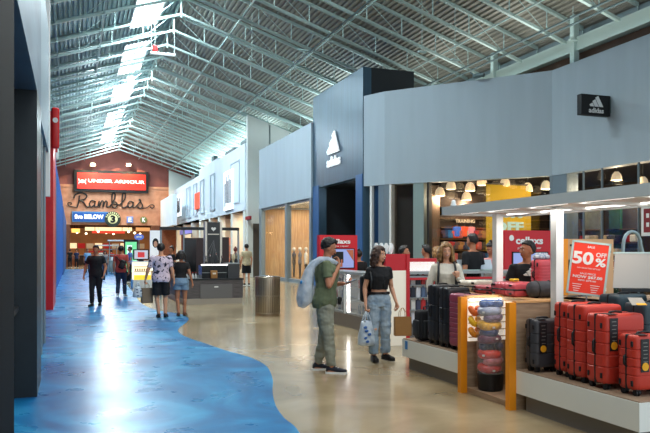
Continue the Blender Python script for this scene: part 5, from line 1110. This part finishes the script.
for r_, y_, mt, nm in ((R_, .5, mat('round_dark', srgb(40,52,44), .5), 'disc'), (R_*.62, .55, mat('round_cream', srgb(214,216,160), .5, emit=(1,1,.6), estr=.2), 'disc_centre')):
    m = Lt.mb(); m.prism([(x+r_*math.cos(a), z+r_*math.sin(a)) for a in [k*PI/14 for k in range(28)]], lambda a, b: (a, YF-y_, b), lambda a, b: (a, YF-y_+.2, b)); obj(nm, m, mt, t)
for k in range(9):
    a = PI*.12+k*.3; m = Lt.mb(); m.box((x+R_*.82*math.cos(a), YF-.52, z+R_*.82*math.sin(a)), (.1, .05, .18), ry=-(a-PI/2)); obj('letter_block', m, mat('round_cream', (1,1,1)), t)
ftext(t, '3', 110.2, 115, 215.6, 223, M_BLACK, -.6, .05)
t = fthing('tenant_sign', 'small pale blue square sign with letter E on the far wall', 'sign', 130, 224); fbox(t, 126.5, 133, 216.5, 223.2, YF-.2, YF-.06, mat('e_blue', srgb(130,150,210), .5), 'sign_panel'); ftext(t, 'E', 128.3, 131.3, 217.8, 222, MW, -.24)
t = fthing('tenant_sign', 'small round olive green sign with letter K on the far wall', 'sign', 143.5, 224); x, z = fw(143.5, 220); m = Loc(t).mb(); m.prism([(x+.36*math.cos(a), z+.36*math.sin(a)) for a in [k*PI/10 for k in range(20)]], lambda a, b: (a, YF-.2, b), lambda a, b: (a, YF-.06, b)); obj('sign_panel', m, mat('k_green', srgb(120,130,70), .5), t); ftext(t, 'K', 142.2, 145, 217.8, 222, MW, -.24)
# food court fittings
for k, (px0, px1, py0, py1, mt, lab) in enumerate(((85, 132, 227, 230.6, mat('menu_cream', srgb(240,220,170), .5, emit=(1,.85,.5), estr=1.2), 'long cream lit menu header in the food court'), (92, 125, 231, 233.2, mat('menu_red', srgb(200,40,30), .5, emit=(1,.1,.05), estr=.8), 'thin red lit header below the cream menu board'), (71.5, 80, 228.5, 232.5, E((1,.6,.15), 1.6), 'small amber lit header at the left of the food court'), (136, 150, 227.5, 231, E((1,.5,.2), .8), 'orange lit header at the right of the food court'))):
    Yv = 80-k*.5; x0, x1 = xY(px0, Yv), xY(px1, Yv); z1, z0 = zat(py0, x0, Yv), zat(py1, x0, Yv); t = thing('menu_board', lab, 'menu board', ((x0+x1)/2, Yv, z0)); Lq = Loc(t); m = Lq.mb(); m.mm(x0, x1, Yv, Yv+.2, z0, z1); obj('lit_panel', m, mt, t); m = Lq.mb()
    for xx in (x0+.3, x1-.3): m.mm(xx-.03, xx+.03, Yv+.05, Yv+.1, z1, 4.5)
    obj('hanger', m, M_CHAR, t)
rnd = random.Random(2)
for k in range(9):
    px = 73+k*8.5; Yv = 84+2*(k % 3); x = xY(px, Yv); lab = ['brown food counter with warm lit front', 'dark food stall counter with stacked trays', 'orange food stall counter front'][k % 3]
    t = thing('food_counter', lab+' in the distant food court', 'counter', (x, Yv, 0), 0, ['brown food counters', 'dark food counters', 'orange food counters'][k % 3]); m = MB(); m.mm(-.5,.5,-.3,.3,0,1.1); obj('counter_body', m, mat('fc_%d' % (k % 3), srgb(*[(150,90,50), (60,44,40), (210,120,50)][k % 3]), .6), t); m = MB(); m.mm(-.55,.55,-.35,.35,1.1,1.16); obj('counter_top', m, M_KTOE, t); m = MB(); m.mm(-.4,.4,-.05,.1,1.9,2.5); obj('menu_panel', m, [E((1,.8,.5), .9), M_REDF, M_WHITE][k % 3], t); m = MB(); m.cyl((-.38,0,1.1),(-.38,0,2.5),.03,n=6); m.cyl((.38,0,1.1),(.38,0,2.5),.03,n=6); obj('post', m, M_CHAR, t)
for k in range(10):
    x, yv = -.5+k*1.05, 79+5*(k % 3); t = thing('pendant_lamp', 'warm globe lamp hanging in the distant food court', 'lamp', (x, yv, 3.7), 0, 'food court globe lamps'); m = MB(); m.ell((0,0,0), (.14,.14,.14), 12, 8); obj('globe', m, E((1,.8,.5), 4), t, smooth='all'); m = MB(); m.cyl((0,0,.12),(0,0,.8),.015,n=5); obj('cord', m, M_CHAR, t)
# ================================================================== signs of the right hand row
def side_sign(lab, px0, px1, py0, py1, Xf, mt, name='shop_sign', deco=None, th=.12):
    ya, yb = yX(px0, Xf), yX(px1, Xf); ym = (ya+yb)/2; z1 = zat(py0, Xf, ym); z0 = zat(py1, Xf, ym); t = thing(name, lab, 'sign', (Xf, ym, z0)); Lq = Loc(t)
    m = Lq.mb(); m.mm(Xf-th, Xf, yb, ya, z0, z1); obj('sign_panel', m, mt, t)
    if deco:
        rn = random.Random(int(px0)); n = 5
        for k in range(n):
            a = yb+(ya-yb)*(.15+.17*k); zz0 = z0+(z1-z0)*rn.uniform(.08, .2); zz1 = z0+(z1-z0)*rn.uniform(.7, .93)
            m = Lq.mb(); m.mm(Xf-th-.03, Xf-th, a-(ya-yb)*.05, a+(ya-yb)*.04, zz0, zz1); obj('letter_stroke', m, deco, t)
    m = Lq.mb(); m.mm(Xf-.04, Xf+.02, yb+.1, ya-.1, z0-.05, z0); obj('mounting_rail', m, M_STEELD, t); return t
MLW = mat('lit_white_sign', srgb(240,246,250), .4, emit=(.9,.97,1), estr=.9)
side_sign('tall white lit sign with dark vertical strokes, nearest on the pale row', 225.5, 233.5, 171, 210, 10.08, MLW, deco=mat('stroke_grey', srgb(110,130,140), .4))
side_sign('orange-red square sign on the pale upper row', 196, 200.5, 193, 209, 10.13, mat('orange_sign', srgb(226,70,44), .4, emit=(1,.15,.08), estr=.6))
side_sign('white sign with dark strokes, far end of the pale row', 177.5, 181.5, 195, 216.5, 10.18, MLW, deco=mat('stroke_dark', srgb(60,60,66), .4))
side_sign('small orange lit sign under the far pale row', 166.5, 173, 220.5, 225, 9.9, mat('orange_lit', srgb(226,100,60), .4, emit=(1,.25,.1), estr=.9))
side_sign('small dark red wall sign beside the service door', 247.2, 251.5, 216.3, 219.5, 10.16, mat('dark_red_sign', srgb(160,30,36), .5))
side_sign('blue and white header sign behind the black kiosk', 181, 192, 229.5, 234, 9.9, mat('blue_white_sign', srgb(110,110,190), .4, emit=(.4,.4,.9), estr=.4))
m = MB(); m.mm(10.55, 11.25, 42.26, 42.3, 0, 3.3); o = struct('door_1', m, mat('service_door', srgb(92,84,74), .6)); m = MB(); m.mm(11.1, 11.14, 42.2, 42.26, 1, 1.2); obj('door_handle', m, M_CHROME, o)
# shop windows content along the row
rnd = random.Random(11)
for k, (yy, cc) in enumerate(((44.6,(226,120,60)),(48.6,(240,200,150)),(52.5,(200,90,50)),(56.5,(230,230,226)),(61,(90,70,60)),(65.5,(220,150,80)))):
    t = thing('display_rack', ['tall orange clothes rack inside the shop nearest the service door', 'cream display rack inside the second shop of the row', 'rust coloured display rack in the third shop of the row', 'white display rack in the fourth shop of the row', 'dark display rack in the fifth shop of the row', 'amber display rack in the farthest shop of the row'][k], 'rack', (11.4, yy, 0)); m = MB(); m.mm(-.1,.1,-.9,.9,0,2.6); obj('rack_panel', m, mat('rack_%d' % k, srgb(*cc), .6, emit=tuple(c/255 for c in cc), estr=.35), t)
    for j in range(4): m = MB(); m.mm(-.35,-.1,-.85,.85,.5+j*.5,.53+j*.5); obj('shelf', m, M_CTOP, t)
# grey shop window display
for k, px in enumerate((268, 274, 280, 294, 300, 306)):
    Xq = 12.2; yy = yX(px, Xq); t = thing('mannequin', '%s dressed mannequin in the warm lit window' % ['leftmost dark', 'second grey', 'third cream', 'fourth dark', 'fifth grey', 'rightmost cream'][k], 'mannequin', (Xq, yy, 0), 1.2); mt = [M_CHAR, mat('mq_grey', srgb(110,112,120), .7), M_CREAM][k % 3]
    m = MB(); m.loft([[(.16*f*math.cos(2*PI*i/12), .11*f*math.sin(2*PI*i/12), z) for i in range(12)] for z, f in ((.85,1.0),(1.0,.95),(1.15,.8),(1.35,1.05),(1.45,.9),(1.5,.4),(1.58,.35))]); obj('torso', m, mt, t, smooth='all')
    m = MB(); m.ell((0,0,1.7), (.08,.1,.12), 12, 8); obj('head', m, M_CREAM, t, smooth='all')
    for sx in (-1, 1): m = MB(); m.caps((sx*.09,0,.85),(sx*.1,0,.1),.08,.045); obj('leg', m, M_CHAR, t, smooth='all'); m = MB(); m.caps((sx*.18,0,1.42),(sx*.24,.03,.9),.05,.03); obj('arm', m, mt, t, smooth='all')
    m = MB(); m.lathe([(.2,0),(.2,.02)], n=16); obj('stand', m, M_CHROME, t)
m = MB(); 
for k in range(16): m.mm(15.2, 15.4, 31.2+k*.58, 31.5+k*.58, 2.2, 4.2)
struct('trim_20', m, M_WOOD)
# ================================================================== adidas logo on the portal and blade sign
def adidas(parent, loc, rz, w, mt, dp):
    m = MB(); m.M = Matrix.Translation(loc) @ Matrix.Rotation(rz, 4, 'Z'); logo_bars(m, 0, 0, w, -dp, 0); obj('logo_bars', m, mt, parent); text('lettering', 'adidas', w*1.08, w*.3, mt, parent, Vector(loc)+Vector((0,0,-w*.22)), rz, .025, dp)
t = thing('logo_sign', 'white three bar adidas logo on the dark portal', 'sign', (10.58, 28.15, 5.3)); adidas(t, (-.02, 0, .5), -PI/2, 1.5, mat('logo_white', srgb(236,240,242), .4, emit=(1,1,1), estr=.35), .05)
Yb = 16.6; x0, x1 = xY(581, Yb), 15.0; zc = zat(105, (x0+x1)/2, Yb); t = thing('blade_sign', 'black box sign with white three bar adidas logo on grey wall', 'sign', ((x0+x1)/2, Yb, zc)); m = MB(); m.rbox((0,.1,0), (x1-x0-.04,.2,.6), .01, 1); obj('sign_box', m, M_BLACK, t); m = MB(); m.mm((x1-x0)/2-.05,(x1-x0)/2,0,.2,-.2,.2); obj('bracket', m, M_STEELD, t)
adidas(t, (.0, -.005, -.05), 0, .5, mat('logo_grey', srgb(220,222,222), .5), .01)
q = on_seg(475.5, FP[1], FP[2]); t = thing('security_camera', 'small grey security camera at the top edge of the grey wall', 'camera', (q.x-.1, q.y-.1, zat(77, q.x, q.y)), .6); m = MB(); m.rbox((0,-.15,0), (.16,.4,.14), .03); obj('camera_body', m, M_STEELD, t, smooth=True); m = MB(); m.cyl((0,0,.02),(0,.15,.15),.03); obj('bracket', m, M_STEELD, t); m = MB(); m.cyl((0,-.35,0),(0,-.36,0),.05); obj('lens', m, M_BLACK, t)
# ================================================================== inside the corner store
i = 0
for px, py, Yp in ((440,191.6,24.5),(470,186.5,25),(466.5,196,27),(505,182,22),(494,192,25),(527.6,187,22),(546,185,20),(568.6,182,20.6),(616.6,176,17.8),(643,181,17.5),(451,185,23.6),(482,181,24)):
    x = xY(px, Yp); z = zat(py, x, Yp); r_ = 5.1*dep(x, Yp)/700
    t = thing('pendant_lamp', 'lit white dome pendant lamp under the corner store ceiling', 'lamp', (x, Yp, z), 0, 'dome pendants in the corner store'); m = MB(); m.lathe([(r_,-r_*.85),(r_*.98,-r_*.3),(r_*.8,r_*.35),(r_*.45,r_*.75),(.06,r_*.85)], n=18); obj('lamp_shade', m, mat('shade_glow', srgb(240,214,170), .5, emit=(1,.82,.56), estr=.5), t, smooth=True)
    m = MB(); m.lathe([(r_*.7,-r_*.88),(r_*.2,-r_*.9)], n=16); obj('bulb_disc', m, E((1,.9,.7), 5), t); m = MB(); m.cyl((0,0,r_*.8),(0,0,4.75-z),.02,n=6); obj('cord', m, M_CHAR, t)
    if i < 10: l = bpy.data.lights.new('pendant_bulb', 'POINT'); l.energy = 75; l.color = (1,.8,.55); l.shadow_soft_size = 0; lo = bpy.data.objects.new('pendant_bulb', l); COL.objects.link(lo); lo.location = (x, Yp, z-r_-.12)
    i += 1
Yw = 27.2; x0, x1 = xY(437, Yw), xY(548, Yw)
t = thing('wall_shelving', 'long dark shelving wall with many shelves inside the corner store', 'shelving', ((x0+x1)/2, Yw, 0)); Lw = Loc(t); m = Lw.mb(); m.mm(x0, x1, Yw, Yw+.1, 0, 4.2); obj('back_panel', m, mat('shelf_back', srgb(58,46,40), .7), t)
for z in (.6, 1.1, 1.6, 2.1, 2.6, 3.0): m = Lw.mb(); m.mm(x0, x1, Yw-.35, Yw, z, z+.04); obj('shelf', m, mat('shelf_wood', srgb(110,84,60), .5), t)
x = xY(460.5, Yw); text('lettering', 'TRAINING', xY(470, Yw)-xY(451, Yw), .16, mat('train_letters', srgb(210,190,160), .5, emit=(1,.85,.6), estr=.4), t, Vector((x, Yw-.4, zat(221.5, x, Yw)))-Vector(t.location), 0, .02, .03)
gc = [(40,120,190),(220,90,60),(216,120,120),(60,60,70),(200,190,170),(190,60,60),(90,90,96),(180,140,90),(50,70,110)]
pm = []
for k, c_ in enumerate(gc):
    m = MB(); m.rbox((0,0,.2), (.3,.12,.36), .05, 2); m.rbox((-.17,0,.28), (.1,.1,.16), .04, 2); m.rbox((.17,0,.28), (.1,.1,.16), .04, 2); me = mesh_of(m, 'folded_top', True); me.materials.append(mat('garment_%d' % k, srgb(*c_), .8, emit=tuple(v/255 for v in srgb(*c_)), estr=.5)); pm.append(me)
pl = []
for z in (1.14, 1.64, 2.14):
    for k in range(22): pl.append((x0+.3+k*(x1-x0-.5)/22, Yw-.2, z, rnd.uniform(-.15, .15)))
copies(pm, 'shirt', 'sports top displayed on the corner store shelving', 'shirt', 'sports tops on the shelving wall', pl, None)
for k, (px, c_, nm) in enumerate(((457, (30,110,190), 'bright blue'), (464.5, (230,90,50), 'bright orange'), (471, (214,130,126), 'salmon pink'))):
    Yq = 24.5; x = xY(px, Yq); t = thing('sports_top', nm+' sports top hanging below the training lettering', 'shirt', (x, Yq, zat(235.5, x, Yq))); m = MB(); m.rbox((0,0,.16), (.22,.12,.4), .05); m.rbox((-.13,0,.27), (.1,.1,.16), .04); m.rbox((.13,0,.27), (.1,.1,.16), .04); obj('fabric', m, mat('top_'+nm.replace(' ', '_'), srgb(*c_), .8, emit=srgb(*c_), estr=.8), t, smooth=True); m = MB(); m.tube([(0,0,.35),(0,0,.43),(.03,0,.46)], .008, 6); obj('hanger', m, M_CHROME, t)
Yy = 21.9; x0, x1 = xY(486.5, Yy), xY(531, Yy); t = thing('yellow_banner', 'mustard yellow hanging sale banner with pale blue 50% OFF', 'banner', ((x0+x1)/2, Yy, 0)); Lw = Loc(t); m = Lw.mb(); m.mm(x0, x1, Yy, Yy+.04, 1.6, 4.05); obj('banner_sheet', m, mat('mustard', srgb(190,150,24), .7, emit=(.5,.35,.02), estr=.3), t)
m = Lw.mb(); m.mm(x0, x1, Yy-.02, Yy+.06, 4.02, 4.08); m.mm((x0+x1)/2-.02, (x0+x1)/2+.02, Yy, Yy+.04, 4.08, 4.75); obj('hanging_rail', m, M_CHAR, t)
mb_ = mat('pale_blue_letters', srgb(170,206,200), .6, emit=(.6,.8,.8), estr=.25); Tl = Vector(t.location)
for s, a, b, c_, d_ in (('50%', 492, 523, 207, 217.5), ('OFF', 492, 523, 221.5, 231.5)):
    xa, xb = xY(a, Yy), xY(b, Yy); za, zb = zat(c_, xa, Yy), zat(d_, xa, Yy); text('lettering', s, xb-xa, za-zb, mb_, t, Vector(((xa+xb)/2, Yy-.03, (za+zb)/2))-Tl, 0, .04, .03)
m = MB(); q0, q1 = xY(429.5, 24.5), xY(441, 24.5); m.mm(q0, q1, 24.6, 24.8, 1.5, 4.2); t = obj('brown_banner', m, mat('brown_banner', srgb(118,98,82), .7)); tag(t, 'plain brown hanging panel left of the shelving in the corner store', 'panel')
# parallel window: shelving, green panel, poster
Yv = 19.0; 
for k, (px0, px1, cc, lab, z1) in enumerate(((563, 580, (70,52,42), 'dark brown shelf unit behind the first pane of the corner store', 2.7), (584, 600, (110,116,112), 'grey screen wall behind the second pane of the corner store', 3.3), (609, 620, (34,84,60), 'dark green standing panel inside the corner store', 3.0), (622, 642, (64,60,58), 'charcoal clothes unit behind the third pane of the corner store', 3.0))):
    Xq = 16.6+.2*k; ya, yb = yX(px0, Xq), yX(px1, Xq); t = thing('store_unit', lab, 'shelf unit', (Xq, (ya+yb)/2, 0)); Lw = Loc(t); m = Lw.mb(); m.mm(Xq, Xq+.1, yb, ya, 0, z1); obj('unit_panel', m, mat('unit_%d' % k, srgb(*cc), .7, var=.15), t)
    for j in range(5): m = Lw.mb(); m.mm(Xq-.25, Xq, yb, ya, .5+j*.45, .53+j*.45); obj('shelf', m, mat('shelf_wood', srgb(110,84,60), .5) if k != 2 else M_CHAR, t)
    for j in range(4):
        for i2 in range(3): m = Lw.mb(); yy = yb+(ya-yb)*(.2+.3*i2); m.rbox((Xq-.13, yy, .66+j*.45), (.2,.28,.24), .03, 1); obj('folded_stock', m, [M_CHAR, M_CREAM, M_NAVYT, M_REDT, M_BEIGE][(i2*2+j+k) % 5], t)
Xq = 14.9; ya, yb = yX(642, Xq), yX(656, Xq); z1, z0 = zat(205, Xq, (ya+yb)/2), zat(236, Xq, (ya+yb)/2); t = thing('window_poster', 'red poster in a white frame at the right of the store window', 'poster', (Xq, (ya+yb)/2, z0)); Lw = Loc(t)
m = Lw.mb(); m.mm(Xq-.03, Xq, yb, ya, z0, z1); obj('poster_frame', m, M_WHITE, t); m = Lw.mb(); m.mm(Xq-.04, Xq-.03, yb+.1, ya-.1, z0+.1, z1-.1); obj('poster_sheet', m, mat('poster_red', srgb(130,40,46), .6), t)
for k in range(3): m = Lw.mb(); m.mm(Xq-.05, Xq-.04, yb+.2, ya-.2, z0+.25+k*.25, z0+.37+k*.25); obj('poster_lettering', m, M_WHITE, t)
# ================================================================== overhead odds and ends
q = P(163, 54, 31); t = thing('hanging_light', 'white tube light hanging from the roof beside the skylight', 'light', (q.x, q.y, q.z), 0); m = MB(); m.rbox((0,0,0), (1.1,.14,.1), .03); obj('fixture_body', m, mat('tube_white', srgb(235,245,248), .4, emit=(.9,1,1), estr=.5), t, smooth=True)
for x in (-.5,.5): m = MB(); m.cyl((x,0,.05),(x,0,rz_(q.x+x)-q.z-.8),.012,n=5); obj('suspension_rod', m, M_STEEL, t)
q = P(155, 48, 31); t = thing('exit_sign', 'small red hanging box above the white tube light', 'sign', (q.x, q.y, q.z), 0); m = MB(); m.rbox((0,0,0), (.22,.12,.24), .02); obj('box_body', m, mat('exit_red', srgb(190,30,30), .4, emit=(1,.05,.05), estr=.5), t); m = MB(); m.cyl((0,0,.1),(0,0,rz_(q.x)-q.z-.6),.015,n=5); obj('rod', m, M_STEEL, t)
for k, (px, py, dd) in enumerate(((97, 70, 38), (252, 60, 30), (455, 60, 24), (422, 52, 24), (296, 85, 33), (573, 40, 22))):
    q = P(px, py, dd); t = thing('hanging_sensor', 'small grey fixture hanging on a thin rod below the roof', 'fixture', (q.x, q.y, q.z), 0, 'hanging roof fixtures'); m = MB(); m.rbox((0,0,0), (.3,.12,.07), .02); obj('fixture_body', m, M_STEEL, t, smooth=True); m = MB(); m.cyl((0,0,.03),(0,0,rz_(q.x)-q.z-.1),.012,n=5); obj('rod', m, M_STEEL, t)
# left side: round projecting sign and small blades
q = P(42.3, 90, 17); t = thing('round_blade_sign', 'round green and white sign projecting from the left shopfront', 'sign', (q.x-.0, q.y, q.z)); m = MB(); m.M = Matrix.Rotation(PI/2, 4, 'Y') @ Matrix.Rotation(0, 4, 'X'); m.lathe([(.5,-.05),(.52,-.03),(.52,.03),(.5,.05)], n=24); obj('sign_disc', m, M_WHITE, t, smooth=True); m = MB(); m.M = Matrix.Rotation(PI/2, 4, 'Y'); m.lathe([(.36,-.06),(.36,.06)], n=24); obj('green_centre', m, mat('sign_green', srgb(60,120,96), .5), t); m = MB(); m.cyl((-.4,0,-.2),(-.05,0,-.2),.03); obj('bracket', m, M_STEELD, t)
q = P(47.5, 125, 19.5); t = thing('red_blade_sign', 'red rounded sign with white disc on the left red shopfront', 'sign', (-.42, 20.2, zat(128, -.42, 20.2))); m = MB(); m.rbox((0,0,0), (.2,.12,1.1), .05); obj('sign_box', m, M_RED, t, smooth=True); m = MB(); m.cyl((0,-.065,.2),(0,-.075,.2),.07,n=20); obj('white_disc', m, M_WHITE, t)
q = P(54, 150, 27); t = thing('white_blade_sign', 'white and red small sign above the far left fronts', 'sign', (-.42, 27.5, zat(150, -.42, 27.5))); m = MB(); m.rbox((-.12,0,0), (.14,.1,.7), .03); obj('sign_box', m, M_WHITE, t); m = MB(); m.mm(-.17,-.08,-.06,-.05,-.1,.3); obj('red_mark', m, M_RED, t)
bpy.data.scenes.remove(WS)
# ================================================================== light
w = bpy.data.worlds.new('world'); bpy.context.scene.world = w; w.use_nodes = True
bg = w.node_tree.nodes['Background']; bg.inputs[0].default_value = (0.78, 0.9, 1.0, 1); bg.inputs[1].default_value = 1.6
for k, yy in enumerate((20, 32, 44, 58, 70)):
    area('skylight_lamp', (3.2, yy, 12.5), 1.2, 6.5, 2300, (0.8, 0.94, 1.0))
area('roof_fill', (13.9, 21, 7.7), 1.2, 14, 150, (0.95, .95, .9), (PI, 0, 0))  # added uplights hidden behind the fascias, to brighten the roof underside
area('roof_fill', (13, 36, 7.8), 1.2, 10, 300, (0.8, .95, .98), (PI, 0, 0))
area('roof_fill', (12.2, 58, 8.8), 1.2, 26, 1500, (0.7, .95, 1.0), (PI, 0, 0))
area('shop_lamp', (13.2, 36, 4.15), 3, 8, 420, (1, .88, .7))
for yy in (44.8, 50.6, 59, 66, 72): area('shop_lamp', (12, yy, 4.1), 2, 3, 180, (1, .75, .5))
for xx in (1.5, 7): area('food_court_lamp', (xx, 85, 4.4), 4, 10, 200, (1, .7, .42))
for (x, y, e) in ((0.8, 5.5, 160), (4.5, 9.5, 140), (2.5, 13.5, 190)):
    area('hall_fill', (x, y, 7.2), 1.6, 1.6, e, (1, .95, .86))  # added fill above the frame, lifts the near floor and kiosk
for yy in (47, 62):
    l = bpy.data.lights.new('row_fill', 'POINT'); l.energy = 650; l.color = (.82, .94, 1); l.shadow_soft_size = 0; o = bpy.data.objects.new('row_fill', l); COL.objects.link(o); o.location = (2.5, yy, 9.6)  # added unseen points that brighten the pale far fascias
l = bpy.data.lights.new('portal_lamp', 'POINT'); l.energy = 25; l.color = (.8, .9, 1); l.shadow_soft_size = 0; o = bpy.data.objects.new('portal_lamp', l); COL.objects.link(o); o.location = (11.6, 27.3, 4.2)
area('canopy_lamp', (4.72, 5.6, 2.02), .5, 2.6, 20, (1, .95, .88))
area('hall_fill', (7.2, 12.5, 5.6), 1.5, 3, 120, (1, .93, .82))  # one more added fill, over the phone kiosk
# ================================================================== camera
cd = bpy.data.cameras.new('camera'); cam = bpy.data.objects.new('camera', cd); COL.objects.link(cam)
cam.location = (0, 0, HC); cam.rotation_euler = (PI/2, 0, -TH)
cd.sensor_width = 36; cd.lens = F*36/650; cd.shift_y = 34.5/650; cd.clip_end = 300
sc = bpy.context.scene; sc.camera = cam
sc.view_settings.view_transform = 'Standard'; sc.view_settings.look = 'None'; sc.view_settings.exposure = 0.0; sc.view_settings.gamma = 0.93
sc.cycles.use_denoising = True; sc.cycles.max_bounces = 8; sc.cycles.diffuse_bounces = 4; sc.cycles.sample_clamp_indirect = 6
sc.cycles.caustics_reflective = False; sc.cycles.caustics_refractive = False
